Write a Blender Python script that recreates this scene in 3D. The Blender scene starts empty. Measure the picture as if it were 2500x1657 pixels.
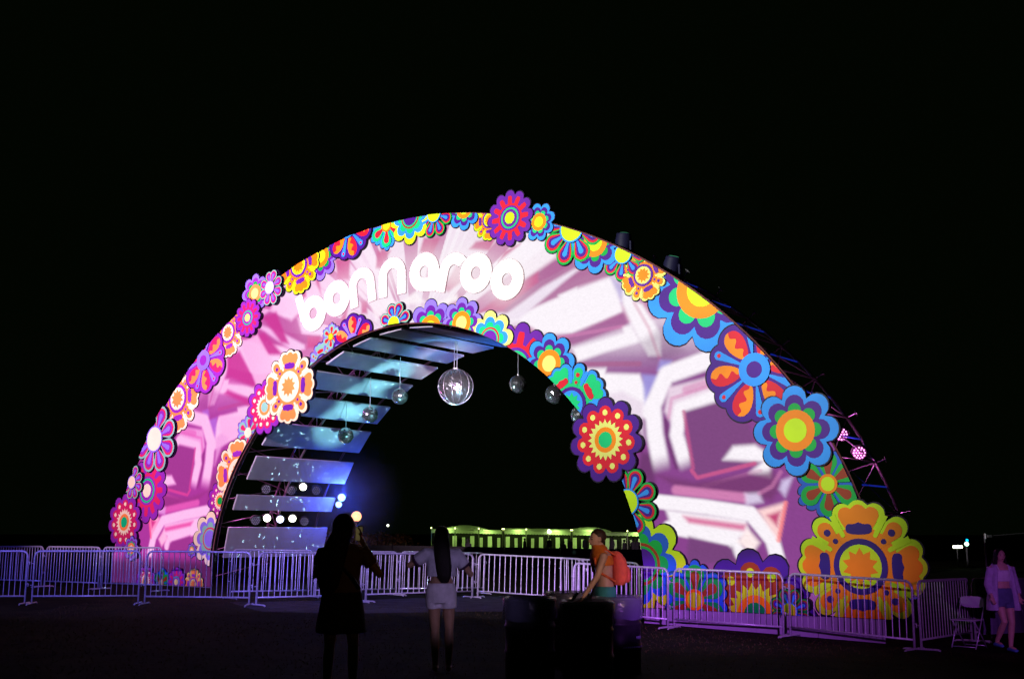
import bpy, bmesh, math, random
import numpy as np
from mathutils import Vector, Matrix
from mathutils.geometry import delaunay_2d_cdt

random.seed(7); rng = np.random.default_rng(7)
SC = bpy.context.scene
COL = SC.collection
PI = math.pi

# ------------------------------------------------------------------ camera, sky, exposure
FPX, PIT, EYE = 2700.0, math.atan((1300 - 828.5) / 2700.0), 1.70
cam = bpy.data.cameras.new('camera'); camo = bpy.data.objects.new('camera', cam); COL.objects.link(camo)
camo.location = (0, 0, EYE); camo.rotation_euler = (PI / 2 + PIT, 0, 0)
cam.sensor_width = 36.0; cam.lens = 36.0 * FPX / 2500.0; cam.clip_end = 2000; cam.clip_start = 0.05
SC.camera = camo
W = bpy.data.worlds.new('World'); SC.world = W; W.use_nodes = True
bg = W.node_tree.nodes['Background']
bg.inputs['Color'].default_value = (0.35, 0.75, 0.22, 1); bg.inputs['Strength'].default_value = 0.0018
SC.view_settings.view_transform = 'Standard'; SC.view_settings.look = 'None'
SC.view_settings.exposure = 0; SC.view_settings.gamma = 1; SC.view_settings.use_curve_mapping = False
SC.render.engine = 'CYCLES'
SC.cycles.max_bounces = 6; SC.cycles.diffuse_bounces = 2; SC.cycles.glossy_bounces = 4
SC.cycles.transparent_max_bounces = 12
SC.cycles.sample_clamp_indirect = 2.0; SC.cycles.caustics_reflective = False; SC.cycles.caustics_refractive = False
SC.cycles.use_denoising = True

# ------------------------------------------------------------------ the arch frame (its front plane stands 38 degrees to the view)
TH = math.radians(38); DIST = 19.0; S0 = -18.35
AE = Vector((math.cos(TH), -math.sin(TH), 0)); AN = Vector((math.sin(TH), math.cos(TH), 0))
ARCH_O = AE * S0 + AN * DIST
def A2W(x, y, z):
    return ARCH_O + AE * x + AN * y + Vector((0, 0, z))
FW = Vector((0, math.cos(PIT), math.sin(PIT))); UP = Vector((0, -math.sin(PIT), math.cos(PIT)))
def ray(px, py):
    return Vector((1, 0, 0)) * ((px - 1250) / FPX) - UP * ((py - 828.5) / FPX) + FW
def onface(px, py, t=0.0):
    d = ray(px, py); k = (DIST + t) / d.dot(AN); P = d * k
    return (P.dot(AE) - S0, P.z + EYE)
def gz(x, y):
    return max(-0.45, min(0.25, -0.03 * (x - 2)))
def ground(px, py):
    d = ray(px, py); z = 0.0
    for _ in range(12):
        k = (z - EYE) / d.z; P = d * k; z = gz(P.x, P.y)
    return Vector((P.x, P.y, z))
def atY(px, py, Y):
    d = ray(px, py); P = d * (Y / d.y); return Vector((P.x, P.y, P.z + EYE))

def lin(c):
    return tuple(((v / 255) / 12.92 if v / 255 <= 0.04045 else ((v / 255 + 0.055) / 1.055) ** 2.4) for v in c)

# ------------------------------------------------------------------ lights
def projector(name, loc, target, tanx, tany, soft, energy, c_left, c_right, low=1.0, radius=0.12):
    """A spot lamp whose gate is a soft rectangle with a graduated gel."""
    L = bpy.data.lights.new(name, 'SPOT'); L.energy = energy; L.shadow_soft_size = radius
    L.spot_size = min(PI * 0.95, 2 * math.atan(math.hypot(tanx, tany) * 1.08)); L.spot_blend = 0.05
    o = bpy.data.objects.new(name, L); COL.objects.link(o); o.location = loc
    d = (Vector(target) - Vector(loc)).normalized()
    o.rotation_euler = d.to_track_quat('-Z', 'Y').to_euler()
    L.use_nodes = True; nt = L.node_tree; N = nt.nodes; K = nt.links
    em = [n for n in N if n.type == 'EMISSION'][0]
    tc = N.new('ShaderNodeTexCoord'); sp = N.new('ShaderNodeSeparateXYZ'); K.new(tc.outputs['Normal'], sp.inputs[0])
    def m(op, a, b=None, c=None):
        n = N.new('ShaderNodeMath'); n.operation = op
        for i, v in enumerate((a, b, c)):
            if v is None: continue
            if isinstance(v, (int, float)): n.inputs[i].default_value = v
            else: K.new(v, n.inputs[i])
        return n.outputs[0]
    az = m('ABSOLUTE', sp.outputs[2])
    u = m('DIVIDE', sp.outputs[0], az); v = m('DIVIDE', sp.outputs[1], az)
    def gate(val, h):
        a = m('ABSOLUTE', val); n = N.new('ShaderNodeMapRange'); n.interpolation_type = 'SMOOTHSTEP'
        n.inputs['From Min'].default_value = h; n.inputs['From Max'].default_value = h * (1 - soft)
        K.new(a, n.inputs['Value']); return n.outputs[0]
    g = m('MULTIPLY', gate(u, tanx), gate(v, tany))
    r = N.new('ShaderNodeMapRange'); r.inputs['From Min'].default_value = -tany; r.inputs['From Max'].default_value = 0.1 * tany
    r.inputs['To Min'].default_value = low; r.inputs['To Max'].default_value = 1
    K.new(v, r.inputs['Value']); g = m('MULTIPLY', g, r.outputs[0])
    mr = N.new('ShaderNodeMapRange'); mr.interpolation_type = 'SMOOTHSTEP'
    mr.inputs['From Min'].default_value = -0.75 * tanx; mr.inputs['From Max'].default_value = 0.45 * tanx
    K.new(u, mr.inputs['Value'])
    mx = N.new('ShaderNodeMix'); mx.data_type = 'RGBA'
    K.new(mr.outputs[0], mx.inputs['Factor']); mx.inputs['A'].default_value = (*c_left, 1); mx.inputs['B'].default_value = (*c_right, 1)
    K.new(mx.outputs['Result'], em.inputs['Color']); K.new(g, em.inputs['Strength'])
    return o
def spot(name, loc, target, deg, energy, color, blend=0.4, radius=0.08):
    L = bpy.data.lights.new(name, 'SPOT'); L.energy = energy; L.color = color; L.spot_size = math.radians(deg)
    L.spot_blend = blend; L.shadow_soft_size = radius
    o = bpy.data.objects.new(name, L); COL.objects.link(o); o.location = loc
    o.rotation_euler = (Vector(target) - Vector(loc)).normalized().to_track_quat('-Z', 'Y').to_euler()
    return o
def point(name, loc, energy, color, radius=0.1):
    L = bpy.data.lights.new(name, 'POINT'); L.energy = energy; L.color = color; L.shadow_soft_size = radius
    o = bpy.data.objects.new(name, L); COL.objects.link(o); o.location = loc; return o

# projection on the flower cut-outs, from a tower behind and left of the camera
projector('arch_projector', A2W(2, -31, 9.5), A2W(0.2, 0, 5.5), 0.405, 0.172, 0.16, 62000,
          (1.6, 0.98, 1.6), (0.86, 0.88, 0.88), low=0.2)
# violet and blue wash on the crowd barriers and the skirt
projector('violet_wash', (3.2, -4, 3.4), (4.9, 19.0, 0.5), 0.19, 0.045, 0.3, 40000, (0.5, 0.13, 1.0), (0.06, 0.015, 0.1))
projector('lavender_wash', (-3, -3, 8.0), (-1.9, 25.2, 0.6), 0.165, 0.058, 0.35, 50000, (0.28, 0.2, 1.0), (0.62, 0.4, 1.0))
projector('blue_wash', (-14, -2, 8.0), (-10.3, 24.6, 0.6), 0.24, 0.08, 0.4, 30000, (0.1, 0.1, 1.0), (0.22, 0.16, 1.0))
projector('lavender_fill', (4, -3, 3.4), (-0.75, 13.4, 1.06), 0.05, 0.036, 0.4, 2000, (0.66, 0.5, 1.0), (0.66, 0.5, 1.0))  # added unseen lamp, a narrow fill on the woman in white shorts
projector('pink_fill', (6, -3, 3.4), (1.2, 14.2, 1.35), 0.035, 0.04, 0.4, 3600, (1.0, 0.62, 0.5), (1.0, 0.66, 0.5))  # added unseen lamp, a narrow fill on the walking man
projector('amber_fill', (5.5, 1, 2.6), (-1.5, 11.3, 1.25), 0.04, 0.05, 0.5, 70, (1.0, 0.5, 0.22), (1.0, 0.5, 0.22))  # added unseen lamp, a faint warm fill on the woman in dark clothes
projector('right_violet_fill', (1, -4, 5), (7.2, 16.8, 0.8), 0.07, 0.045, 0.5, 60, (0.42, 0.16, 0.8), (0.6, 0.2, 0.75))  # added unseen lamp, a weak fill on the walking woman and chair
# cyan spot on the ceiling boards, speckle from an added patterned lamp under the big mirror ball
spot('cyan_spot', A2W(5.6, 2.3, 1.4), A2W(-3.6, 2.1, 4.9), 50, 560, (0.38, 0.6, 0.8), 0.7, 0.05)
spot('added_ball_spot', A2W(7.5, -4.0, 0.9), A2W(0.15, 2.1, 5.3), 9, 11000, (1.0, 0.95, 1.0), 0.6, 0.45)  # narrow lamps added for the highlights on the largest mirror ball
spot('added_ball_spot_pink', A2W(10.5, -9.0, 2.0), A2W(0.15, 2.1, 5.3), 6, 12000, (1.0, 0.3, 0.55), 0.6, 0.6)
spot('added_ball_spot_blue', A2W(4.0, 1.0, 0.4), A2W(0.15, 2.1, 5.3), 11, 4000, (0.25, 0.7, 1.0), 0.6, 0.5)
spot('added_ball_spot_violet', A2W(16, -12.0, 7.0), A2W(0.15, 2.1, 5.3), 5, 16000, (0.8, 0.6, 1.0), 0.6, 0.8)
for q_, (bx_, bz_) in enumerate(((-1.9, 5.26), (-3.0, 4.84), (-3.92, 4.33))):
    spot('added_ball_spot_cyan', A2W(3.5, -0.9 - 0.3 * q_, 0.6), A2W(bx_, 2.1, bz_), 10.5, 5200, (0.32, 0.92, 1.0), 0.75, 0.06)  # lamp added for each small left ball, with its glow on the boards
for q_, (bx_, bz_) in enumerate(((2.05, 5.26), (3.15, 4.92), (3.85, 4.39))):
    spot('added_ball_spot_ice', A2W(-1.5 + 0.3 * q_, -2.2, 0.6), A2W(bx_, 2.1, bz_), 8, 4200, (0.6, 0.95, 1.0), 0.6, 0.3)  # lamp added to brighten each small right ball
spot('blue_top_spot', A2W(3.0, 3.6, 4.0), A2W(0.2, 3.3, 6.6), 50, 800, (0.05, 0.22, 1.0), 0.8)
sl = point('speckle_lamp', A2W(0.05, 2.05, 4.72), 1000, (0.5, 1.0, 1.0), 0.02)
sl.data.use_nodes = True
_n = sl.data.node_tree; _em = [n for n in _n.nodes if n.type == 'EMISSION'][0]
_tc = _n.nodes.new('ShaderNodeTexCoord'); _vo = _n.nodes.new('ShaderNodeTexVoronoi'); _vo.inputs['Scale'].default_value = 44
_mr = _n.nodes.new('ShaderNodeMapRange'); _mr.inputs['From Min'].default_value = 0.22; _mr.inputs['From Max'].default_value = 0.08
_mr.inputs['To Max'].default_value = 9.0
_n.links.new(_tc.outputs['Normal'], _vo.inputs['Vector']); _n.links.new(_vo.outputs['Distance'], _mr.inputs['Value'])
_sx = _n.nodes.new('ShaderNodeVectorMath'); _sx.operation = 'DOT_PRODUCT'; _sx.inputs[1].default_value = (AE * -0.85 + AN * 0.55)[:]; _n.links.new(_tc.outputs['Normal'], _sx.inputs[0])
_gt = _n.nodes.new('ShaderNodeMapRange'); _gt.inputs['From Min'].default_value = 0.0; _gt.inputs['From Max'].default_value = 0.15
_n.links.new(_sx.outputs['Value'], _gt.inputs['Value']); _mm = _n.nodes.new('ShaderNodeMath'); _mm.operation = 'MULTIPLY'
_n.links.new(_mr.outputs[0], _mm.inputs[0]); _n.links.new(_gt.outputs[0], _mm.inputs[1]); _n.links.new(_mm.outputs[0], _em.inputs['Strength'])

# ------------------------------------------------------------------ materials
def mat(name, col, rough=0.6, metal=0.0, var=0.0, vscale=6.0, bump=0.0, bscale=60.0, emit=None, estr=0.0, spec=None, alpha=1.0):
    m = bpy.data.materials.new(name); m.use_nodes = True; nt = m.node_tree; b = nt.nodes['Principled BSDF']
    b.inputs['Base Color'].default_value = (*col, 1); b.inputs['Roughness'].default_value = rough; b.inputs['Metallic'].default_value = metal
    if spec is not None: b.inputs['Specular IOR Level'].default_value = spec
    if alpha < 1: b.inputs['Alpha'].default_value = alpha
    tc = None
    if var or bump:
        tc = nt.nodes.new('ShaderNodeTexCoord')
    if var:
        n = nt.nodes.new('ShaderNodeTexNoise'); n.inputs['Scale'].default_value = vscale; n.inputs['Detail'].default_value = 5
        nt.links.new(tc.outputs['Object'], n.inputs['Vector'])
        mr = nt.nodes.new('ShaderNodeMapRange'); mr.inputs['From Min'].default_value = 0.3; mr.inputs['From Max'].default_value = 0.7
        mr.inputs['To Min'].default_value = 1 - var; mr.inputs['To Max'].default_value = 1 + var
        nt.links.new(n.outputs['Fac'], mr.inputs['Value'])
        mx = nt.nodes.new('ShaderNodeVectorMath'); mx.operation = 'SCALE'; mx.inputs[0].default_value = col
        nt.links.new(mr.outputs[0], mx.inputs['Scale']); nt.links.new(mx.outputs[0], b.inputs['Base Color'])
    if bump:
        n2 = nt.nodes.new('ShaderNodeTexNoise'); n2.inputs['Scale'].default_value = bscale; n2.inputs['Detail'].default_value = 4
        nt.links.new(tc.outputs['Object'], n2.inputs['Vector'])
        bp = nt.nodes.new('ShaderNodeBump'); bp.inputs['Strength'].default_value = bump; bp.inputs['Distance'].default_value = 0.02
        nt.links.new(n2.outputs['Fac'], bp.inputs['Height']); nt.links.new(bp.outputs[0], b.inputs['Normal'])
    if emit:
        b.inputs['Emission Color'].default_value = (*emit, 1); b.inputs['Emission Strength'].default_value = estr
    return m
M = {}
M['grass_soil'] = mat('grass_soil', (0.011, 0.0125, 0.003), 0.95, var=0.65, vscale=1.3, bump=1.0, bscale=9, spec=0.05)
M['blade'] = mat('grass_blade', (0.075, 0.06, 0.018), 0.9, spec=0.1)
M['gravel'] = mat('gravel', (0.034, 0.034, 0.038), 0.9, var=0.5, vscale=2.5, bump=0.9, bscale=25, spec=0.15)
M['truss'] = mat('black_truss', (0.12, 0.1, 0.12), 0.4, 0.5)
M['alu'] = mat('truss_aluminium', (0.35, 0.33, 0.36), 0.35, 0.85)
M['black'] = mat('black_paint', (0.012, 0.012, 0.014), 0.5)
M['back'] = mat('screen_back', (0.01, 0.01, 0.01), 0.7)
M['galv'] = mat('galvanised_steel', (0.5, 0.49, 0.52), 0.4, 0.3, var=0.2, vscale=30)
M['slat'] = mat('ceiling_board', (0.42, 0.42, 0.46), 0.55, 0.0, var=0.12, vscale=2.0, bump=0.15, bscale=90)
M['skirt'] = mat('skirt_board', (0.32, 0.26, 0.34), 0.7, var=0.12, vscale=3)
M['mirror'] = mat('mirror_tile', (0.92, 0.93, 0.95), 0.12, 0.97)
M['seam'] = mat('silver_seam', (0.9, 0.85, 0.95), 0.3, 0.9)
M['cable'] = mat('steel_cable', (0.5, 0.5, 0.55), 0.4, 0.6)
M['letter'] = mat('letter_face', (0.9, 0.9, 0.9), 0.4, emit=(1, 0.98, 0.95), estr=1.6)
M['shell'] = mat('letter_rim', (0.62, 0.5, 0.48), 0.6)
def led(name, c, s): return mat(name, (0.02, 0.02, 0.02), 0.3, emit=c, estr=s)
M['led_warm'] = led('led_warm_white', (0.95, 1.0, 0.75), 9)
M['led_ice'] = led('led_ice_white', (0.55, 0.65, 1.0), 6)
M['led_dim'] = led('led_dim_violet', (0.35, 0.3, 0.65), 0.4)
M['led_blue'] = led('led_blue', (0.3, 0.55, 1.0), 3.0)
M['led_pink'] = led('led_pink', (1.0, 0.22, 0.75), 5)
M['rung'] = mat('blue_glow_tube', (0.02, 0.05, 0.3), 0.3, emit=(0.02, 0.06, 1.0), estr=0.2)  # blue light on the tubes is put in as their own glow

# ------------------------------------------------------------------ mesh helpers
def link(name, me, parent=None, m=None):
    o = bpy.data.objects.new(name, me); COL.objects.link(o)
    if parent is not None: o.parent = parent
    if m is not None:
        for q in (m if isinstance(m, (list, tuple)) else [m]): me.materials.append(q)
    return o
def done(bm, name, m, parent=None, smooth=False):
    me = bpy.data.meshes.new(name); bm.normal_update(); bm.to_mesh(me); bm.free()
    if smooth: me.polygons.foreach_set('use_smooth', [True] * len(me.polygons))
    return link(name, me, parent, m)
def empty(name, loc=(0, 0, 0), rz=0.0, label=None, cat=None, group=None):
    o = bpy.data.objects.new(name, None); COL.objects.link(o); o.location = loc; o.rotation_euler = (0, 0, rz)
    o.empty_display_size = 0.2
    tag(o, label, cat, group); return o
def tag(o, label=None, cat=None, group=None, kind=None):
    if label: o['label'] = label
    if cat: o['category'] = cat
    if group: o['group'] = group
    if kind: o['kind'] = kind
    return o
def copy_tree(o, parent=None):
    c = o.copy(); COL.objects.link(c); c.parent = parent
    for ch in list(o.children): copy_tree(ch, c)
    return c
def box(bm, c, s, mtx=None, bevel=0.0):
    r = bmesh.ops.create_cube(bm, size=1.0)
    vs = r['verts']
    bmesh.ops.scale(bm, vec=s, verts=vs)
    if bevel:
        es = list({e for v in vs for e in v.link_edges})
        q = bmesh.ops.bevel(bm, geom=es, offset=bevel, segments=2, affect='EDGES', profile=0.5)
        vs = list({v for f in q['faces'] for v in f.verts} | {v for v in vs if v.is_valid})
    bmesh.ops.translate(bm, vec=c, verts=vs)
    if mtx is not None: bmesh.ops.transform(bm, matrix=mtx, verts=vs)
    return vs
def tube(bm, pts, rad, n=8, caps=True, closed=False):
    pts = [Vector(p) for p in pts]; k = len(pts)
    rad = [rad] * k if isinstance(rad, (int, float)) else list(rad)
    rings = []; prev = None
    for i, p in enumerate(pts):
        if closed: t = pts[(i + 1) % k] - pts[i - 1]
        else: t = pts[min(i + 1, k - 1)] - pts[max(i - 1, 0)]
        t = t.normalized() if t.length > 1e-9 else Vector((0, 0, 1))
        if prev is None:
            a = Vector((0, 0, 1)) if abs(t.z) < 0.9 else Vector((1, 0, 0))
            u = t.cross(a).normalized()
        else:
            u = (prev - t * prev.dot(t)); u = u.normalized() if u.length > 1e-6 else t.orthogonal().normalized()
        prev = u; v = t.cross(u); r = rad[i]
        ra, rb = r if isinstance(r, tuple) else (r, r)
        rings.append([bm.verts.new(p + u * (ra * math.cos(2 * PI * j / n)) + v * (rb * math.sin(2 * PI * j / n))) for j in range(n)])
    m = k if closed else k - 1
    for i in range(m):
        A, B = rings[i], rings[(i + 1) % k]
        for j in range(n):
            bm.faces.new((A[j], A[(j + 1) % n], B[(j + 1) % n], B[j]))
    if caps and not closed:
        bm.faces.new(list(reversed(rings[0]))); bm.faces.new(rings[-1])
def loft(bm, rings, n=16, cap0=True, cap1=True):
    """horizontal ellipses: (x, y, z, rx, ry[, tilt about x])"""
    R = []
    for q in rings:
        x, y, z, rx, ry = q[:5]; tl = q[5] if len(q) > 5 else 0
        R.append([bm.verts.new((x + rx * math.cos(2 * PI * j / n), y + ry * math.sin(2 * PI * j / n) * math.cos(tl), z + ry * math.sin(2 * PI * j / n) * math.sin(tl))) for j in range(n)])
    for A, B in zip(R, R[1:]):
        for j in range(n): bm.faces.new((A[j], A[(j + 1) % n], B[(j + 1) % n], B[j]))
    if cap0: bm.faces.new(list(reversed(R[0])))
    if cap1: bm.faces.new(R[-1])
def lathe(bm, prof, n=24, ctr=(0, 0, 0), cap0=False, cap1=False):
    loft(bm, [(ctr[0], ctr[1], ctr[2] + z, r, r) for r, z in prof], n, cap0, cap1)
def ball(bm, c, r, seg=12, rg=8, s=(1, 1, 1)):
    q = bmesh.ops.create_uvsphere(bm, u_segments=seg, v_segments=rg, radius=r)
    bmesh.ops.scale(bm, vec=s, verts=q['verts']); bmesh.ops.translate(bm, vec=c, verts=q['verts'])

# ------------------------------------------------------------------ polygons on the arch face (x right, z up), cut to the arch outline
CO = (9.2313, 1.1654, 0.2826, -0.1564); CI = (6.6597, 0.0277, 0.2313, -0.0935)
def r_out(p): return sum(CO[i] * p ** (2 * i) for i in range(4))
def r_in(p): return sum(CI[i] * p ** (2 * i) for i in range(4))
ZB = 0.27
def end_phi(f):
    a, b = 1.2, 1.57
    for _ in range(40):
        m_ = (a + b) / 2
        if f(m_) * math.cos(m_) > ZB: a = m_
        else: b = m_
    return a
PO, PIN = end_phi(r_out), end_phi(r_in)
outer_pts = [(r_out(p) * math.sin(p), r_out(p) * math.cos(p)) for p in np.linspace(-PO, PO, 121)]
inner_pts = [(r_in(p) * math.sin(p), r_in(p) * math.cos(p)) for p in np.linspace(-PIN, PIN, 101)]
BAND = outer_pts + inner_pts[::-1]            # closed outline of the printed face
ABOVE = [(-20, ZB), (20, ZB), (20, 20), (-20, 20)]
def ccw(p):
    a = sum(p[i - 1][0] * p[i][1] - p[i][0] * p[i - 1][1] for i in range(len(p)))
    return p if a > 0 else p[::-1]
def clip_tris(poly, keep=(), cut=()):
    """triangles of poly inside every keep outline and outside every cut outline"""
    regs = [ccw(poly)] + [ccw(k) for k in keep] + [ccw(k) for k in cut]
    vs, es, fs = [], [], []
    for r in regs:
        b = len(vs); vs += [Vector(p) for p in r]
        es += [(b + i, b + (i + 1) % len(r)) for i in range(len(r))]; fs.append(list(range(b, b + len(r))))
    nk = 1 + len(keep)
    ov, oe, of, _, _, orig = delaunay_2d_cdt(vs, es, fs, 1, 1e-6)
    tris = [f for f, o in zip(of, orig) if all(i in o for i in range(nk)) and not any(i in o for i in range(nk, len(regs)))]
    return ov, tris
def plate(name, poly, yf, yb, m, parent, keep=(), cut=()):
    """a flat board with front at y=yf and back at y=yb (front faces -y)"""
    if keep or cut:
        ov, tris = clip_tris(poly, keep, cut)
    else:
        ov, tris = [Vector(p) for p in ccw(poly)], [list(range(len(poly)))]
    if not tris: return None
    used = sorted({i for t in tris for i in t}); mp = {u: i for i, u in enumerate(used)}
    nv = len(used)
    verts = [(ov[u].x, yf, ov[u].y) for u in used] + [(ov[u].x, yb, ov[u].y) for u in used]
    faces = []; cnt = {}
    for t in tris:
        t = [mp[i] for i in t]; faces.append(t)
        for a, b in zip(t, t[1:] + t[:1]): cnt[(a, b)] = 1
    for (a, b) in list(cnt):
        if (b, a) not in cnt: faces.append([b, a, a + nv, b + nv])
    me = bpy.data.meshes.new(name); me.from_pydata(verts, [], faces); me.update()
    return link(name, me, parent, m)

# ---------------- unit outlines for the flower designs
def lobes(n, R, depth=0.16, ph=PI / 2, res=None):
    """outline of n overlapping round lobes, outermost radius R"""
    s = math.sin(PI / n); rc = R / (1 + s * (1.05 + 0.0)); rl = R - rc
    out = []; res = res or max(6, int(64 / n)) 
    for k in range(n * res):
        th = 2 * PI * k / (n * res); dl = ((th + PI / n) % (2 * PI / n)) - PI / n
        q = rl * rl - (rc * math.sin(dl)) ** 2
        r = rc * math.cos(dl) + math.sqrt(max(q, 0))
        out.append((r * math.cos(th + ph), r * math.sin(th + ph)))
    return out
def circle(r, n=28, c=(0, 0)):
    return [(c[0] + r * math.cos(2 * PI * i / n), c[1] + r * math.sin(2 * PI * i / n)) for i in range(n)]
def star(n, ro_, ri_, ph=PI / 2):
    return [((ro_ if i % 2 == 0 else ri_) * math.cos(ph + PI * i / n), (ro_ if i % 2 == 0 else ri_) * math.sin(ph + PI * i / n)) for i in range(2 * n)]
def rotp(p, a): 
    c, s = math.cos(a), math.sin(a); return [(x * c - y * s, x * s + y * c) for x, y in p]
def petal(r0, r1, w, a, n=20, tip=0.62):
    """drop shape from radius r0 to r1, half width w, pointing along angle a"""
    L = r1 - r0; rc = r1 - w; pts = []
    for i in range(n + 1):
        t = -PI * 0.62 + PI * 1.24 * i / n
        pts.append((rc + w * math.cos(t), w * math.sin(t)))
    pts.append((r0, 0.16 * w)); pts.append((r0, -0.16 * w))
    return rotp(pts, a)
def drop_round(r0, r1, w, a):
    n = 22; pts = []
    for i in range(n):
        t = 2 * PI * i / n
        x = (r0 + r1) / 2 + (r1 - r0) / 2 * math.cos(t); k = 0.72 + 0.28 * math.cos(t)
        pts.append((x, w * k * math.sin(t)))
    return rotp(pts, a)
def wavy_half(r0, r1, w, a, side):
    """half of an ellipse petal with a wavy inner edge"""
    n = 14; c = (r0 + r1) / 2; h = (r1 - r0) / 2; pts = []
    for i in range(n + 1):
        t = PI * i / n; pts.append((c + h * math.cos(t), side * w * (0.8 + 0.2 * math.cos(t)) * math.sin(t)))
    for i in range(1, 40):
        x = c - h + 2 * h * i / 40
        pts.append((x, 0.24 * w * math.sin(i / 40 * 2 * PI * 2.6) * min(1, 4 * min(i, 40 - i) / 40)))
    return rotp(pts, a)
def union_polar(circs, n=180, base=0.0):
    """star shaped outline of a union of circles (angle, centre radius, radius)"""
    out = []
    for i in range(n):
        th = 2 * PI * i / n; r = base
        for a, rc, rl in circs:
            d = ((th - a + PI) % (2 * PI)) - PI
            q = rl * rl - (rc * math.sin(d)) ** 2
            if q > 0 and abs(d) < PI / 2: r = max(r, rc * math.cos(d) + math.sqrt(q))
        out.append((r * math.cos(th), r * math.sin(th)))
    return out
def mari_outline(R, k=1.0):
    """four broad bumpy petals and four narrow ones between"""
    c = []
    for i in range(4):
        b = PI / 2 * i
        c += [(b, 0.83, 0.17), (b + math.radians(17.5), 0.82, 0.165), (b - math.radians(17.5), 0.82, 0.165), (b + PI / 4, 0.825, 0.16)]
    return [(x * R, y * R) for x, y in union_polar(c, 220, 0.8)]
def mari_petal(a):
    """broad petal of the marigold (rounded trapezoid with three bumps)"""
    c = [(0, 0.81, 0.125), (math.radians(14.5), 0.8, 0.12), (-math.radians(14.5), 0.8, 0.12)]
    pts = [p for p in union_polar(c, 220) if math.hypot(*p) > 0.7 and abs(math.atan2(p[1], p[0])) < math.radians(24.5)]
    pts.sort(key=lambda p: math.atan2(p[1], p[0]))
    pts += [(0.66, 0.275), (0.55, 0.2), (0.42, 0.12), (0.3, 0.09), (0.3, -0.09), (0.42, -0.12), (0.55, -0.2), (0.66, -0.275)]
    return rotp(pts, a)
def capsule(a, r0, r1, w0, w1, n=10):
    pts = [(r0 - w0 * math.sin(PI * i / n), w0 * math.cos(PI * i / n)) for i in range(n + 1)] + [(r1, -w1), (r1, w1)]
    return rotp(pts, a)
def blob(a, r=0.565, w=0.205, h=0.085):
    pts = []
    for i in range(36):
        t = 2 * PI * i / 36; sg = lambda v, e: math.copysign(abs(v) ** e, v)
        y = w * sg(math.sin(t), 0.65); x = h * sg(math.cos(t), 0.7)
        if x > 0: x += 0.014 * math.cos(y / w * 2.2 * PI) * (1 - (abs(y) / w) ** 4)
        pts.append((r + x, y))
    return rotp(pts, a)

PAL = {k: lin(v) for k, v in dict(lime=(208, 246, 20), pale=(238, 238, 120), orange=(255, 142, 10), red=(222, 26, 48), purple=(76, 18, 138),
      blue=(48, 152, 248), royal=(36, 98, 205), green=(6, 176, 66), teal=(10, 205, 120), brown=(160, 58, 24), violet=(104, 30, 156),
      dark=(26, 8, 40), lav=(140, 120, 225), navy=(52, 20, 120), plum=(142, 44, 168), rose=(210, 38, 96), cream=(250, 244, 190), magenta=(180, 40, 150), peach=(255, 150, 70), aqua=(130, 200, 170)).items()}
PM = {k: mat('paint_' + k, v, 0.55, spec=0.2, var=0.16, vscale=0.9, bump=0.12, bscale=5) for k, v in PAL.items()}

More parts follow.
